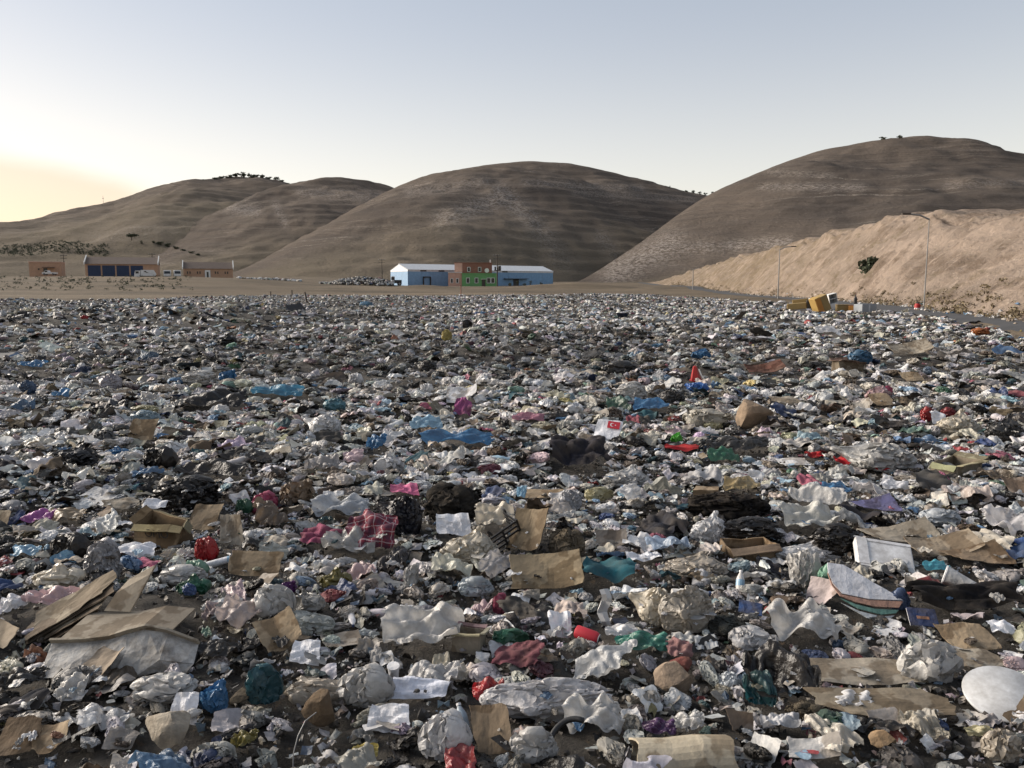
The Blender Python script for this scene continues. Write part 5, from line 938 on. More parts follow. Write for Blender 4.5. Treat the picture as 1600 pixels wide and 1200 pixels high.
# bottles
def bottle(label, px, py, Lpx, col, rz, box, lm=None, tilt=0, labelcol=None, capcol='DB'):
    e, mp = at_lay('plastic_bottle', label, 'bottle', px, py, lm, box, .03, (0, R(tilt), rz)); L_ = Lpx * mp; r = L_ * .14
    o = MB().lathe([(r * .6, -L_ * .5), (r * .95, -L_ * .49), (r, -L_ * .46), (r * .9, -L_ * .3), (r, -L_ * .27), (r * .9, -L_ * .1), (r, -L_ * .07), (r, L_ * .2), (r * .45, L_ * .4), (r * .36, L_ * .42), (r * .36, L_ * .46)], 16, 'x').build('body', M['hard'], e, True, 40, color=C[col] if isinstance(col, str) else col)
    MB().lathe([(r * .44, L_ * .44), (r * .44, L_ * .5)], 12, 'x').build('cap', M['hard'], e, color=C[capcol])
    if labelcol: MB().lathe([(r * 1.03, -L_ * .05), (r * 1.03, L_ * .17)], 16, 'x').build('label_band', M['hard'], e, color=C[labelcol])
    return e
bottle('clear ridged bottle with blue cap beside the stuffed cream bags', 1080, 936, 62, 'LG', R(2), (1048, 918, 1114, 940), 'the blue-capped bottle')
bottle('clear bottle with blue label standing tilted', 1156, 922, 46, 'LG', R(70), (1142, 888, 1170, 928), 'the blue-labelled bottle', -55, 'LB', 'W')
bottle('crushed blue-grey bottle right of the wide white paper', 724, 1142, 66, (.22, .28, .34), R(110), (704, 1088, 744, 1152), 'the blue-grey bottle', -35, None, 'W')
bottle('pale bottle lying by the long white sack', 926, 1052, 40, 'W', R(30), (910, 1030, 944, 1056), None, 0, None, 'R')
bottle('white bottle among the bags on the right', 1500, 762, 26, 'W', R(80), (1566, 752, 1580, 770), None, -60, None, 'W')
# white paper tube and cone
e, mp = at_lay('paper_tube', 'white rolled paper tube below the red bag', 'tube', 342, 886, 'the white tube', (320, 872, 364, 894), .03, (0, R(-12), R(14)))
MB().lathe([(.022, -.07), (.022, .07), (.018, .07), (.018, -.07)], 14, 'x').build('wall', M['paper'], e, True, 40, color=C['PW']); MB().lathe([(.0225, .055), (.0225, .068)], 14, 'x').build('band', M['paper'], e, color=C['LB'])
e, mp = at_lay('paper_cone', 'grey-white rolled paper cone at the right', 'cone', 1502, 922, 'the paper cone', (1478, 888, 1530, 934), .05, (0, R(14), R(-32)))
MB().lathe([(.055, -.09), (.012, .12), (.009, .12), (.05, -.085)], 16, 'x').build('wall', M['paper'], e, True, 40, color=C['LG']); MB().lathe([(.056, -.092), (.0565, -.085)], 16, 'x').build('rim', M['paper'], e, color=C['W'])
e, mp = at_lay('paper_cup', 'small white paper cup beside the wide white paper', 'cup', 616, 1068, None, (605, 1042, 626, 1074), .02, (R(14), 0, 0))
MB().lathe([(.018, 0), (.026, .07), (.023, .07), (.016, .004)], 14).build('wall', M['paper'], e, True, 40, color=C['PW']); MB().lathe([(.0275, .068), (.0275, .073)], 14).build('rim', M['paper'], e, color=C['W'])
# polystyrene fish box
e, mp = at_lay('polystyrene_box', 'white polystyrene box lid with round hole', 'box', 1382, 882, 'the white polystyrene box', (1336, 844, 1430, 894), .06, (R(30), R(6), R(-12)))
w = 84 * mp
o = MB().box(-w / 2, w / 2, -.12, .12, -.06, .0).build('base', M['hard'], e, color=(.76, .76, .76)); bv = o.modifiers.new('b', 'BEVEL'); bv.width = .008; bv.segments = 2
for nm, b in (('rim', (-w / 2 + .07, w / 2 - .005, .095, .115, .001, .007)), ('rim', (-w / 2 + .005, w / 2 - .005, -.115, -.1, .001, .006)), ('rim', (-w / 2 + .005, -w / 2 + .068, -.098, .115, .001, .008))): MB().box(*b).build(nm, M['hard'], e, color=(.74, .74, .75))
MB().lathe([(.013, .001), (.013, .004)], 14).build('hole', M['print_shade_dark'], e, loc=(w * .33, -.03, 0)); MB().lathe([(.013, .0), (.018, .0), (.018, .005), (.013, .005)], 14).build('hole_rim', M['hard'], e, loc=(w * .33, -.03, 0), color=(.7, .7, .7))
# white sack panel with coloured hem
e, mp = at_lay('printed_sack', 'flat white sack with orange and green stripes along its torn lower hem', 'sack', 1352, 958, 'the striped white sack', (1302, 890, 1416, 984), .05)
def poly(nm, pts, mat, col, dz=0, t=.006, y0=0):
    V = []
    for (a, b) in pts:
        h_ = (964 - b) * mp; V.append(((a - 1352) * mp, h_ * .75 + y0, h_ * .72 + dz))
    n_ = len(V); A = np.array(V); nrm = np.array([0, -.69, .72]); B = A - nrm * t
    return obj(nm, mesh(nm, np.concatenate([A, B]), [tuple(range(n_))[::-1], tuple(range(n_, 2 * n_))] + [(i, (i + 1) % n_, n_ + (i + 1) % n_, n_ + i) for i in range(n_)]), M[mat], e, color=col)
poly('panel', [(1310, 896), (1307, 912), (1310, 930), (1320, 947), (1338, 951), (1360, 956), (1385, 957), (1412, 958), (1390, 940), (1372, 928), (1352, 912), (1335, 900)], 'paper', (.70, .71, .75))
poly('orange_stripe', [(1306, 912), (1307, 932), (1316, 950), (1338, 960), (1365, 967), (1402, 969), (1412, 959), (1385, 958), (1360, 957), (1338, 952), (1319, 948), (1309, 930)], 'paper', (.42, .25, .19), -.003)
poly('green_stripe', [(1316, 951), (1338, 961), (1365, 968), (1402, 970), (1396, 975), (1372, 977), (1340, 968)], 'paper', (.13, .27, .235), -.012)
poly('white_hem', [(1316, 956), (1340, 969), (1372, 978), (1394, 976), (1380, 984), (1350, 980)], 'paper', (.55, .58, .6), -.02)
# blue booklet, soil tray, hoop, lid, crate, carton roll, flag, cone, wire
e, mp = at_lay('booklet', 'dark blue printed booklet right of the striped sack', 'booklet', 1440, 980, 'the dark blue booklet', (1410, 955, 1468, 992), .05, (R(38), R(3), R(-6)))
MB().box(-.07, .07, -.05, .05, .004, .008).build('cover', M['soiled'], e, color=(.025, .05, .14)); MB().box(-.068, .069, -.048, .048, -.004, .0035).build('pages', M['paper'], e, color=C['W']); MB().box(-.03, .03, -.012, .004, .0085, .0095).build('title_block', M['paper'], e, color=(.3, .16, .1))
e, mp = at_lay('notebook', 'small blue folder behind the white and blue bag', 'folder', 1172, 962, None, (1152, 944, 1194, 968), .04, (R(30), R(6), R(-16)))
MB().box(-.06, .06, -.04, .04, .004, .008).build('cover', M['soiled'], e, color=(.03, .08, .22)); MB().box(-.058, .059, -.038, .038, -.003, .0035).build('pages', M['paper'], e, color=C['W'])
e, mp = at_lay('rubber_hoop', 'black curved rubber hoop at the bottom centre', 'hoop', 898, 1186, 'the black hoop', (866, 1140, 926, 1200), .03, (R(28), R(-8), 0))
pts = [(.095 * math.cos(a), .125 * math.sin(a), .008 * math.sin(2 * a)) for a in np.linspace(R(60), R(330), 30)]; MB().tube(pts, .011, 8).build('ring', M['black_plastic'], e, True); MB().box(-.02, .03, -.07, -.03, -.01, .012).build('clasp', M['dark_metal'], e)
e, mp = at_lay('round_basin', 'large round grey-white plastic basin lid lying tilted at the right edge', 'basin', 1566, 1104, 'the round basin', (1512, 1050, 1600, 1132), .03, (R(18), R(-10), 0))
r = 56 * mp
MB().lathe([(.01, .0), (r * .86, .004), (r * .95, .03), (r, .034), (r, .028), (r * .94, .018), (r * .86, -.006), (.01, -.01)], 40).build('dish', M['soiled'], e, True, 40, color=(.5, .52, .54)); o = MB().lathe([(r * .99, .028), (r * 1.02, .034), (r * .99, .04)], 40).build('rim', M['hard'], e, True, color=(.55, .56, .57))
e, mp = at_lay('plastic_crate', 'black slatted plastic crate corner beside the torn cream bag', 'crate', 784, 850, 'the black crate', (766, 806, 796, 854), -.01, (R(10), R(-25), R(30)))
w = .13
for k in range(5):
    z = .015 + k * .035; MB().box(-w, w, -w * .6, -w * .6 + .008, z, z + .014).build('slat', M['black_plastic'], e); MB().box(w - .008, w, -w * .6 + .009, w * .6, z, z + .014).build('slat', M['black_plastic'], e)
for x, y in ((-w, -w * .6), (w - .01, -w * .6 - .004), (0, -w * .6 - .004), (w + .001, w * .6)): MB().box(x, x + .014, y - .006, y + .012, 0, .18).build('post', M['black_plastic'], e)
e, mp = at_lay('cardboard_roll', 'beige curled cardboard sheet at the bottom edge', 'cardboard', 1062, 1190, 'the curled cardboard', (996, 1154, 1130, 1200), .01, (0, 0, R(4)))
vv = []; n = 14
for i in range(n):
    a = R(-30 + 205 * i / (n - 1)); rr = .055 + .02 * i / n
    for x in (-.17, -.05, .06, .17): vv.append((x + .01 * math.sin(i), -.03 + rr * 1.4 * math.cos(a), .025 + rr * math.sin(a) * (1 + .1 * math.sin(x * 20))))
ed, f = grid_topology(n, 4); V, F = thick(np.array(vv), f, .007); obj('curl', mesh('curl', V, F), M['card'], e, color=(.42, .37, .28)); MB().box(-.14, .1, -.02, .04, .0, .006).build('inner_ply', M['card'], e, color=(.2, .165, .12))
e, mp = at_lay('flag_poster', 'white poster printed with a small red crescent flag', 'poster', 950, 684, 'the red flag poster', (930, 655, 972, 690), .08, (R(46), R(6), R(-14)))
w = 20 * mp
v, f, uv = make_sheet(990, 10, 8, .98, .02, .05, creases=3, fmax=2, ragged=.02); v = (v - (0, 0, 0)) * (w * 2.1, w * 1.9, .03); obj('sheet', mesh('sheet', v, f, True), M['paper'], e, color=C['PW'])
MB().box(-.1 * w, .85 * w, .1 * w, .75 * w, .034, .037).build('red_field', M['print_red'], e)
def disc(r, x, y, z, mat, nm): MB().add([(x + r * math.cos(a), y + r * math.sin(a), z) for a in np.linspace(0, 2 * math.pi, 20, endpoint=False)], [tuple(range(20))]).build(nm, mat, e)
disc(.17 * w, .26 * w, .42 * w, .038, M['print_white'], 'crescent'); disc(.135 * w, .31 * w, .42 * w, .0385, M['print_red'], 'crescent_inner')
st = [((.5 + (.085 if i % 2 == 0 else .035) * math.cos(i * math.pi / 5 + math.pi)) * w, (.42 + (.085 if i % 2 == 0 else .035) * math.sin(i * math.pi / 5 + math.pi)) * w, .038) for i in range(10)]; MB().add(st + [(.5 * w, .42 * w, .038)], [(i, (i + 1) % 10, 10) for i in range(10)]).build('star', M['print_white'], e)
e, mp = at_lay('red_cone', 'dark red folded cone standing in the middle distance', 'cone', 1087, 594, 'the red cone', (1077, 573, 1098, 598), 0, (R(5), R(-6), 0))
w = 10 * mp; MB().lathe([(w * .9, 0), (w * .8, .05), (w * .3, 22 * mp), (.01, 23 * mp)], 5).build('body', M['bright_red'], e); MB().lathe([(w * 1.05, -.02), (w * 1.05, .01)], 5).build('foot', M['bright_red'], e)
MB().tube([(w * .5, -w * .5, 18 * mp), (w * .8, -w * .7, 8 * mp), (w * 1.4, -w * .8, -.02)], .012, 5).build('white_cord', M['print_white'], e)
e, mp = at_lay('wire', 'thin grey wire bowing down beside the charred ball', 'wire', 472, 1190, None, None, 0)
MB().tube([(.03, .1, .13), (.0, .06, .12), (-.02, .03, .08), (-.03, 0, .03), (-.025, -.03, -.02)], .0022, 5).build('strand', M['grey_metal'], e)
e, mp = at_lay('foil_strip', 'torn silvery strip standing upright between the leaflet and the stuffed cream bags', 'foil strip', 944, 982, 'the silvery strip', (926, 898, 954, 988), -.02)
vv = []
for i in range(12): 
    z = i * .021; wv = .028 * (1 - .5 * abs(i / 11 - .6)); cx_ = .012 * math.sin(i * .9); vv += [(cx_ - wv, .01 * math.sin(i * 1.7), z), (cx_, .018 * math.cos(i), z + .004), (cx_ + wv, -.012 * math.sin(i), z)]
ed, f = grid_topology(12, 3); V, F = thick(np.array(vv), f, .003); obj('foil', mesh('foil', V, F, True, 30), M['chrome'], e); MB().tube([(-.03, .01, -.02), (.0, .01, .03), (.02, .012, .06)], .012, 6).build('stalk', M['black_plastic'], e)
# ------------------------------------------------------------ countable litter between the picked-out things
HB_ = np.array(HERO, float)
def blocked(px, py, wpx, hpx, pad=0.0):
    """true where a new piece would sit on, or stand in front of, a picked-out thing"""
    x0, y0, x1, y1 = HB_.T; hh = (y1 - y0); ww = x1 - x0
    return bool(np.any((px > x0 - wpx * .30 + ww * .05) & (px < x1 + wpx * .30 - ww * .05) & (py > y0 + hh * .1) & (py - hpx * .4 < y1 - hh * .22)))
PAL = [('PW', 13), ('W', 17), ('LG', 15), ('G', 10), ('BE', 13), ('CR', 9), ('K', 12), ('DG', 6), ('BR', 8), ('LB', 3.0), ('B', 2.0), ('DB', 1.1), ('TE', 1.0), ('GR', .7), ('LGN', .7), ('PY', 1.6), ('Y', .5), ('P', .4), ('PP', 1.5), ('R', .55), ('LI', .5), ('MA', .4), ('OR', .25)]
C0 = dict(C); C = {k: tuple(np.array(v) * .72 + .28 * np.mean(v)) for k, v in C.items()}   # loose litter is duller than the picked-out things
PK = [a for a, _ in PAL]; PWT = np.array([b for _, b in PAL]); PWT = PWT / PWT.sum()
KPAL = {'paper': (['PW', 'W', 'LG', 'CR', 'LB'], [.5, .25, .12, .09, .04]), 'card': (['T', 'GC', 'BR', 'BE'], [.36, .38, .16, .10]), 'rock': (['GC', 'BR', 'G', 'DG'], [.4, .25, .2, .15]), 'hair': (['BR', 'DG', 'K', 'GC'], [.35, .3, .15, .2]),
        'cloth': (['DG', 'G', 'BE', 'N', 'BR', 'P', 'MA', 'DB', 'TE', 'LG', 'PP'], [.2, .16, .16, .08, .12, .05, .06, .05, .05, .05, .02])}
KINDS = [('bag', 295), ('film', 298), ('cloth', 200), ('paper', 210), ('card', 130), ('rock', 110), ('hair', 70), ('bottle', 60)]
g = np.random.default_rng(77)
SIZE = dict(bag=(.11, .29), limp=(.12, .3), film=(.1, .32), cloth=(.14, .34), paper=(.07, .18), card=(.08, .26), rock=(.05, .14), hair=(.12, .3), bottle=(.16, .27))
placed = []; ADDED = []
def sample_px(): 
    # more or less even cover of the near ground
    while True:
        y = 1.9 + 9.6 * g.random() ** .62; x = g.uniform(-.72, .72) * y
        return x, y
def try_place(kind, tries=40):
    for _ in range(tries):
        x, y = sample_px(); z = float(heap_z(x, y)); s = g.uniform(*SIZE[kind]) * (1.0 if g.random() < .8 else 1.25) * (.72 + .28 * min(1, y / 6))
        px, py = proj((x, y, z)); mp = depth_of((x, y, z)) / FPX
        if not (-60 < px < 1660 and py < 1290): continue
        wpx = s / mp; hpx = wpx * (.5 if kind in ('bag', 'limp', 'hair', 'rock') else .3)
        if blocked(px, py, wpx, hpx): continue
        ok = True
        for (qx, qy, qs) in placed:
            if (qx - x) ** 2 + (qy - y) ** 2 < ((qs + s) * .21) ** 2: ok = False; break
        if not ok: continue
        placed.append((x, y, s)); return x, y, z, s, px, py
    return None
BOT = None
def copy_thing(src):
    c = src.copy(); COL.objects.link(c)
    for ch in src.children: k = ch.copy(); COL.objects.link(k); k.parent = c
    return c
def bottle_proto():
    e = empty('plastic_bottle'); L_ = 1.0; r = .14
    MB().lathe([(r * .6, -.5), (r * .95, -.49), (r, -.46), (r * .88, -.3), (r, -.27), (r * .88, -.1), (r, -.07), (r, .2), (r * .45, .4), (r * .36, .42), (r * .36, .46)], 14, 'x').build('body', M['hard'], e, True, 40, color=C['LG'])
    MB().lathe([(r * .44, .44), (r * .44, .5)], 10, 'x').build('cap', M['hard'], e, color=C['DB']); return e
DETAIL = dict(bag='crumpled {} plastic bag', limp='limp {} plastic bag', film='crinkled {} plastic sheet', cloth='soiled {} rag', paper='{} paper scrap', card='{} cardboard piece', rock='{} stone', hair='matted {} fibre clump', bottle='empty {} plastic bottle')
first_bottle = None
order = [k for k, n in KINDS for _ in range(n)]; order = sorted(order, key=lambda k: {'card': 0, 'bag': 0, 'cloth': 0}.get(k, 1) + g.random() * 1.6)
for kind in order:
    q = try_place(kind)
    if q is None: continue
    x, y, z, s, px, py = q; sd = int(g.integers(1 << 20)); kk = 'limp' if kind == 'bag' and g.random() < .65 else kind
    ck = g.choice(KPAL[kind][0], p=KPAL[kind][1]) if kind in KPAL else (g.choice(['LG', 'W', 'LB', 'G', 'LGN'], p=[.4, .25, .15, .12, .08]) if kind == 'bottle' else g.choice(PK, p=PWT))
    col = tuple(np.clip(np.array(C[ck]) * g.uniform(.78, 1.15) * (1 + g.normal(0, .03, 3)), .006, .8)); yaw = g.uniform(0, 2 * math.pi)
    if kind == 'bottle':
        if first_bottle is None: first_bottle = bottle_proto(); o = first_bottle
        else: o = copy_thing(first_bottle)
        o.scale = (s, s * g.uniform(.8, 1.1), s * g.uniform(.6, 1)); o.location = (x, y, z + s * .10); o.rotation_euler = (g.normal(0, .15), g.normal(0, .2), yaw)
        for ch in o.children: ch.color = (*(col if ch.name.startswith('body') else C[['DB', 'W', 'R', 'B', 'GR'][sd % 5]]), 1)
    else:
        a = g.uniform(.45, 1.0)
        if kind in ('bag', 'hair', 'rock'): hz_ = s * g.uniform(.22, .45); rot = (g.normal(0, .2), g.normal(0, .2), yaw); dz = -.2 * hz_
        else:
            hz_ = dict(film=.45, cloth=.38, paper=.3, card=.8)[kind] * s * a; rot = (g.normal(.12, .22), g.normal(0, .2), yaw if kind != 'card' else g.normal(0, .9)); dz = .01 + abs(rot[0]) * s * .3
            if kind in ('card', 'paper') and g.random() < .3: rot = (g.uniform(.5, 1.0), rot[1], g.normal(0, .5)); dz = .3 * s * a
        o = spawn(kk, (x, y, z + dz), rot, (s, s * a, hz_), col, sd)
    ADDED.append([o, kk, ck, px, py, s])
# labels: colour + kind + where it lies from the nearest picked-out thing
ORD = ['nearest', 'second nearest', 'third nearest', 'fourth nearest', 'fifth nearest', 'sixth nearest', 'seventh nearest', 'eighth nearest', 'ninth nearest', 'tenth nearest'] + ['%dth nearest' % k for k in range(11, 60)]
LP = np.array([(a, b) for _, a, b in LANDMARK]); cells = {}
for it in ADDED:
    o, kk, ck, px, py, s = it; d = np.hypot(LP[:, 0] - px, (LP[:, 1] - py) * 1.3); i = int(d.argmin()); dx, dy = px - LP[i, 0], py - LP[i, 1]
    dr = ('to the left of' if dx < 0 else 'to the right of') if abs(dx) > abs(dy) * 1.1 else ('in front of' if dy > 0 else 'behind'); base = DETAIL[kk].format(CNAME[ck])
    cells.setdefault((base, dr, LANDMARK[i][0]), []).append((d[i], it))
for (base, dr, lm), its in cells.items():
    its.sort(key=lambda t: t[0])
    for k, (dd, it) in enumerate(its):
        o = it[0]; lab = ('%s %s %s' % (base, dr, lm) if len(its) == 1 else '%s, %s %s %s' % (base, ORD[k], dr, lm)).replace('to the left of', 'left of').replace('to the right of', 'right of')
        tag(o, lab, {'bottle': 'bottle'}.get(it[1]) or KCAT[it[1]], {'bag': 'loose plastic bags', 'limp': 'loose plastic bags', 'film': 'loose plastic sheets', 'cloth': 'loose rags', 'paper': 'loose paper scraps', 'card': 'loose cardboard', 'rock': 'loose stones', 'hair': 'loose fibre clumps', 'bottle': 'loose bottles'}[it[1]])
# ------------------------------------------------------------ the uncountable rest
def merge(name, label, items):
    """items: list of (proto index array, pos, rotz, tilt, scale3, colour) merged into one mesh"""
    V = []; F = []; K = []; n = 0
    pi, pos, rz, tl, sc, cl = items
    for k in np.unique(pi):
        m = np.nonzero(pi == k)[0]; v, f, _ = LOW[k]; v = v - (0, 0, .25); c, s_ = np.cos(rz[m]), np.sin(rz[m]); x = v[None] * sc[m][:, None]
        x2 = np.stack([x[..., 0], x[..., 1] * np.cos(tl[m])[:, None] - x[..., 2] * np.sin(tl[m])[:, None], x[..., 1] * np.sin(tl[m])[:, None] + x[..., 2] * np.cos(tl[m])[:, None]], -1)
        xr = np.stack([x2[..., 0] * c[:, None] - x2[..., 1] * s_[:, None], x2[..., 0] * s_[:, None] + x2[..., 1] * c[:, None], x2[..., 2]], -1) + pos[m][:, None]
        nv = len(v); V.append(xr.reshape(-1, 3)); F.append((f[None] + (np.arange(len(m)) * nv)[:, None, None] + n).reshape(-1, 3)); K.append(np.repeat(cl[m], nv, 0)); n += nv * len(m)
    me = mesh(name, np.concatenate(V), np.concatenate(F), True, 30, np.concatenate(K)); o = obj(name, me, M['stuff']); o['kind'] = 'stuff'; o['label'] = label; o['category'] = 'rubbish'; return o
CA = np.array([C[k] for k in PK])
def scatter(n, y0, y1, pw, kinds, smin, smax, seed, hz=(.35, .7), avoid=False, dim=1.0, spread=.74):
    g = np.random.default_rng(seed); y = y0 + (y1 - y0) * g.random(n) ** pw; x = g.uniform(-spread, spread, n) * (y + .5); keep = heap_mask(x, y) > g.uniform(.25, .7, n); x, y = x[keep], y[keep]; n = len(x)
    s = smin + (smax - smin) * g.random(n) ** 1.8
    if avoid:
        P_ = np.stack([x, y, heap_z(x, y)], 1); px = 800 + FPX * x / (y * cp - (P_[:, 2] - CAMZ) * sp_); py = 600 - FPX * (y * sp_ + (P_[:, 2] - CAMZ) * cp) / (y * cp - (P_[:, 2] - CAMZ) * sp_); wp = s / (y / FPX); bad = np.zeros(n, bool)
        for x0, y0_, x1, y1_ in HB_: h_ = y1_ - y0_; w_ = x1 - x0; big = np.where(s > .09, 1.0, .0); bad |= (px > x0 - wp * .25 * big + w_ * .04) & (px < x1 + wp * .25 * big - w_ * .04) & (py > y0_ + h_ * .2) & (py - wp * .2 * (.3 + .7 * big) < y1_ - h_ * .22)
        x, y, s = x[~bad], y[~bad], s[~bad]; n = len(x)
    pi = np.array(kinds)[g.integers(0, len(kinds), n)]; ci = g.choice(len(PK), n, p=PWT); a = g.uniform(.45, 1, n); hz_ = s * g.uniform(*hz, n)
    # colours gather a little: darker and paler patches across the tip
    patch = 1 + .7 * fbm(x * .12, y * .12, 55, 3); cl = CA[ci] * (g.uniform(.55, 1.2, n) * patch * dim)[:, None]; cl = np.clip(cl * (1 + g.normal(0, .03, (n, 3))), .006, .8)
    return pi, np.stack([x, y, heap_z(x, y) + .05 * s], 1), g.uniform(0, 6.28, n), g.normal(0, .3, n), np.stack([s, s * a, hz_], 1), cl
IX = {k: [i for i, l in enumerate(LOW) if l[2] == k] for k in ('bag3', 'bag2', 'bag1', 'wad', 'sheet', 'shard')}; B3, B2, B1, WD, SH, SD = (IX[k] for k in ('bag3', 'bag2', 'bag1', 'wad', 'sheet', 'shard'))
def cat_(*a): return tuple(np.concatenate(z) for z in zip(*a))
def instanced(name, label, items, kinds):
    """one uncountable mass: points that each carry a crumpled shape, its turn, size and colour"""
    pi, pos, rz, tl, sc, cl = items; n = len(pos); me = bpy.data.meshes.new(name); me.vertices.add(n); me.vertices.foreach_set('co', pos.astype(np.float32).ravel())
    src = []
    for k in kinds:
        for o in bpy.data.objects:
            if o.type == 'MESH' and o.data in PROTO[k] and o.data not in [q.data for q in src] and o.users_collection: src.append(o)
    at_ = me.attributes.new('pid', 'INT', 'POINT'); at_.data.foreach_set('value', (pi % len(src)).astype(np.int32))
    at_ = me.attributes.new('rot', 'FLOAT_VECTOR', 'POINT'); at_.data.foreach_set('vector', np.stack([tl, tl[::-1] * .8, rz], 1).astype(np.float32).ravel())
    at_ = me.attributes.new('scl', 'FLOAT_VECTOR', 'POINT'); at_.data.foreach_set('vector', sc.astype(np.float32).ravel())
    at_ = me.attributes.new('Col', 'FLOAT_COLOR', 'POINT'); at_.data.foreach_set('color', np.concatenate([cl, np.ones((n, 1))], 1).astype(np.float32).ravel())
    me.materials.append(M['scrap']); o = obj(name, me); o['kind'] = 'stuff'; o['label'] = label; o['category'] = 'rubbish'
    ng = bpy.data.node_groups.new(name, 'GeometryNodeTree'); ng.interface.new_socket('Geometry', in_out='INPUT', socket_type='NodeSocketGeometry'); ng.interface.new_socket('Geometry', in_out='OUTPUT', socket_type='NodeSocketGeometry')
    N = ng.nodes.new; L = ng.links.new; gi = N('NodeGroupInput'); go = N('NodeGroupOutput'); ip = N('GeometryNodeInstanceOnPoints'); jn = N('GeometryNodeJoinGeometry'); sm = N('GeometryNodeSetMaterial'); sm.inputs['Material'].default_value = M['scrap']
    for q in src:
        oi = N('GeometryNodeObjectInfo'); oi.transform_space = 'ORIGINAL'; oi.inputs['Object'].default_value = q; oi.inputs['As Instance'].default_value = True; L(oi.outputs['Geometry'], jn.inputs[0])
    def na(nm, t):
        a = N('GeometryNodeInputNamedAttribute'); a.data_type = t; a.inputs['Name'].default_value = nm; return a.outputs[0]
    er = N('FunctionNodeEulerToRotation'); L(na('rot', 'FLOAT_VECTOR'), er.inputs[0])
    L(gi.outputs[0], ip.inputs['Points']); L(jn.outputs[0], ip.inputs['Instance']); ip.inputs['Pick Instance'].default_value = True; L(na('pid', 'INT'), ip.inputs['Instance Index']); L(er.outputs[0], ip.inputs['Rotation']); L(na('scl', 'FLOAT_VECTOR'), ip.inputs['Scale'])
    L(ip.outputs[0], sm.inputs['Geometry']); L(sm.outputs[0], go.inputs[0])
    md = o.modifiers.new('scatter', 'NODES'); md.node_group = ng; return o
ALLP = list(range(64))
gs = np.random.default_rng(41); cl_ = scatter(13000, 1.5, 10, .6, B1, .008, .045, 14, (.5, .9), False); cl_ = cl_[:5] + (np.array([[.05, .044, .039], [.09, .079, .068], [.14, .125, .108], [.03, .027, .024]])[gs.integers(0, 4, len(cl_[0]))],)
merge('soil_clods', 'crumbly dark soil clods between the scraps', cl_)
merge('small_litter', 'fine torn scraps and crumbs lying between the bags', scatter(42000, 1.5, 11, .6, SD, .01, .055, 1, (.3, .9), True, .75))
instanced('loose_scraps', 'torn film, paper and bag scraps filling the gaps in the near rubbish', cat_(scatter(18000, 1.5, 12, .6, ALLP, .03, .17, 11, (.18, .45), True, .95), scatter(2600, 6, 13, .8, ALLP, .1, .28, 12, (.18, .42), True, .95)), ('film', 'paper', 'limp', 'film', 'bag', 'card'))
instanced('middle_rubbish', 'dense carpet of bags and scraps in the middle ground', cat_(scatter(10500, 9.4, 27, .75, ALLP, .08, .34, 2, (.2, .45), avoid=True, dim=.95), scatter(9000, 8.5, 27, .75, ALLP, .04, .16, 3, (.25, .6), avoid=True, dim=.82)), ('film', 'limp', 'bag', 'paper', 'cloth', 'card'))
instanced('large_sheets', 'larger flattened sheets, sacks and boards strewn across the middle distance', scatter(300, 11, 48, .8, ALLP, .4, .85, 21, (.1, .28), avoid=True, dim=.8), ('bigfilm', 'card', 'cloth', 'bigbag', 'film'))
merge('far_rubbish', 'distant carpet of grey and white rubbish reaching the field edge', cat_(scatter(26000, 24, 64, .72, B1 + B1 + B1 + SH + SD, .08, .38, 4, (.25, .6), avoid=True, dim=.85), scatter(40000, 60, 156, .75, B1 + SD, .14, .48, 5, (.3, .7), dim=.8)))
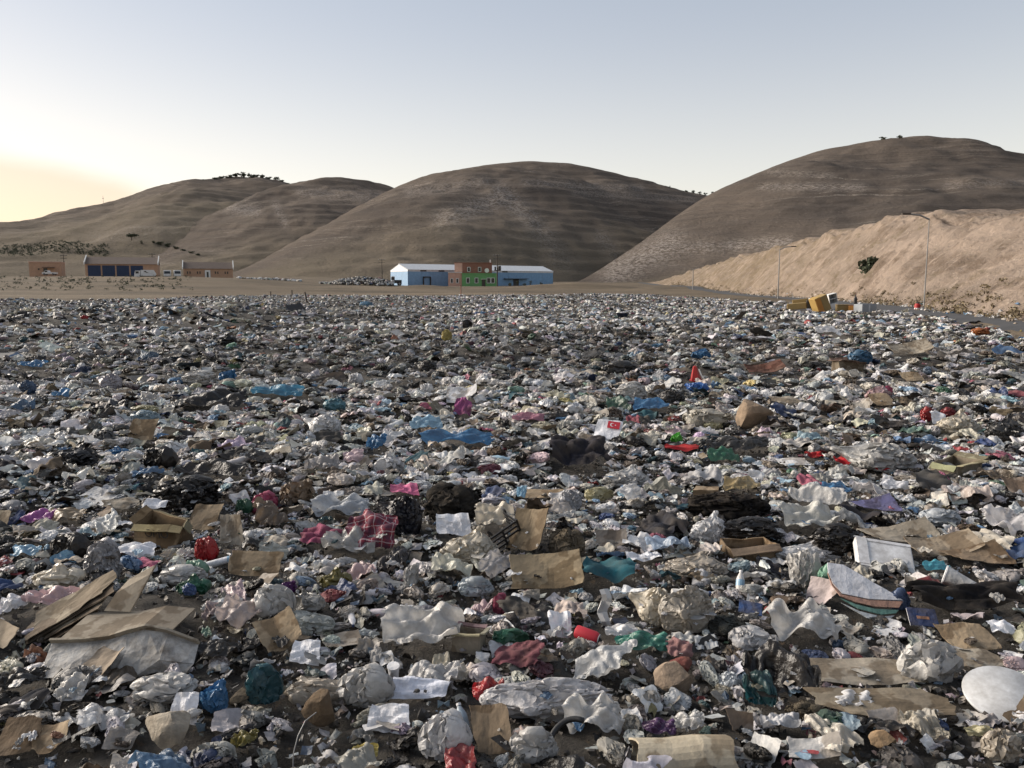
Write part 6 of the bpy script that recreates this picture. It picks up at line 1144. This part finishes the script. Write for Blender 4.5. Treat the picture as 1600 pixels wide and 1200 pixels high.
# waste heap beyond the plain, beside the warehouse
g = np.random.default_rng(9); n = 1500; px = g.uniform(500, 614, n); d_ = np.stack([ray(a, 440) for a in px]); Yh = g.uniform(262, 282, n); xh = d_[:, 0] * Yh / d_[:, 1]
zh = gz(xh, Yh) + 2.6 * np.clip(1 - ((px - 572) / 58) ** 2, 0, 1) * np.clip(1 - ((Yh - 272) / 11) ** 2, 0, 1) * g.random(n) ** .4
s = g.uniform(.5, 1.3, n); ci = g.choice(len(PK), n, p=PWT); merge('waste_heap', 'long heap of mixed waste beside the warehouse gable', (np.array(B1)[g.integers(0, len(B1), n)], np.stack([xh, Yh, zh], 1), g.uniform(0, 6, n), g.normal(0, .3, n), np.stack([s, s, s * .6], 1), CA[ci] * .5))
n = 260; px = g.uniform(372, 470, n); d_ = np.stack([ray(a, 436) for a in px]); Yh = g.uniform(283, 292, n); xh = d_[:, 0] * Yh / d_[:, 1]; s = g.uniform(.4, 1.2, n) * np.where(g.random(n) < .05, 2, 1); ci = g.choice(len(PK), n, p=PWT)
merge('scrap_row', 'low row of scrap on the plain right of the depot office', (np.array(B1)[g.integers(0, len(B1), n)], np.stack([xh, Yh, gz(xh, Yh)], 1), g.uniform(0, 6, n), g.normal(0, .3, n), np.stack([s, s, s * .6], 1), CA[ci] * .8))
# stones and litter along the road verge
n = 700; y = g.uniform(26, 200, n) ** 1.0; x = bank_base(y) + g.normal(-.6, .8, n); s = g.uniform(.08, .35, n); ci = g.choice(len(PK), n, p=PWT)
merge('verge_litter', 'stones and blown litter along the road verge under the bank', (np.array(B1 + SD)[g.integers(0, len(B1 + SD), n)], np.stack([x, y, gz(x, y) + np.maximum(0, x - bank_base(y)) * .9 + .05], 1), g.uniform(0, 6, n), g.normal(0, .3, n), np.stack([s, s, s * .6], 1), np.where((g.random(n) < .6)[:, None], np.array([[.36, .29, .22]]), CA[ci])))

# scraps that have blown onto the larger pieces
bpy.context.view_layer.update(); g = np.random.default_rng(5); hp = []
for o, (x0, y0, x1, y1) in HOBJ:
    if y1 < 640: continue
    mi = o.matrix_world.inverted(); k_ = int(2 + (x1 - x0) * (y1 - y0) / 1100)
    for _ in range(min(k_, 9)):
        d = Vector(ray(g.uniform(x0 + 4, x1 - 4), g.uniform(y0 + (y1 - y0) * .3, y1 - 2))); lo = mi @ Vector((0, 0, CAMZ)); ld = (mi.to_3x3() @ d).normalized(); hit, lc, *_ = o.ray_cast(lo, ld)
        if hit: w_ = o.matrix_world @ lc; hp.append((w_.x, w_.y, w_.z + .006))
hp = np.array(hp); n = len(hp); s = .02 + .09 * g.random(n) ** 2; ci = g.choice(len(PK), n, p=PWT)
instanced('blown_scraps', 'small dirty scraps lying on top of the larger sheets and boards', (g.integers(0, 64, n), hp, g.uniform(0, 6.28, n), g.normal(0, .2, n), np.stack([s, s * g.uniform(.4, 1, n), s * g.uniform(.15, .4, n)], 1), np.clip(CA[ci] * g.uniform(.5, 1.1, (n, 1)), .006, .8)), ('film', 'paper', 'limp', 'card'))
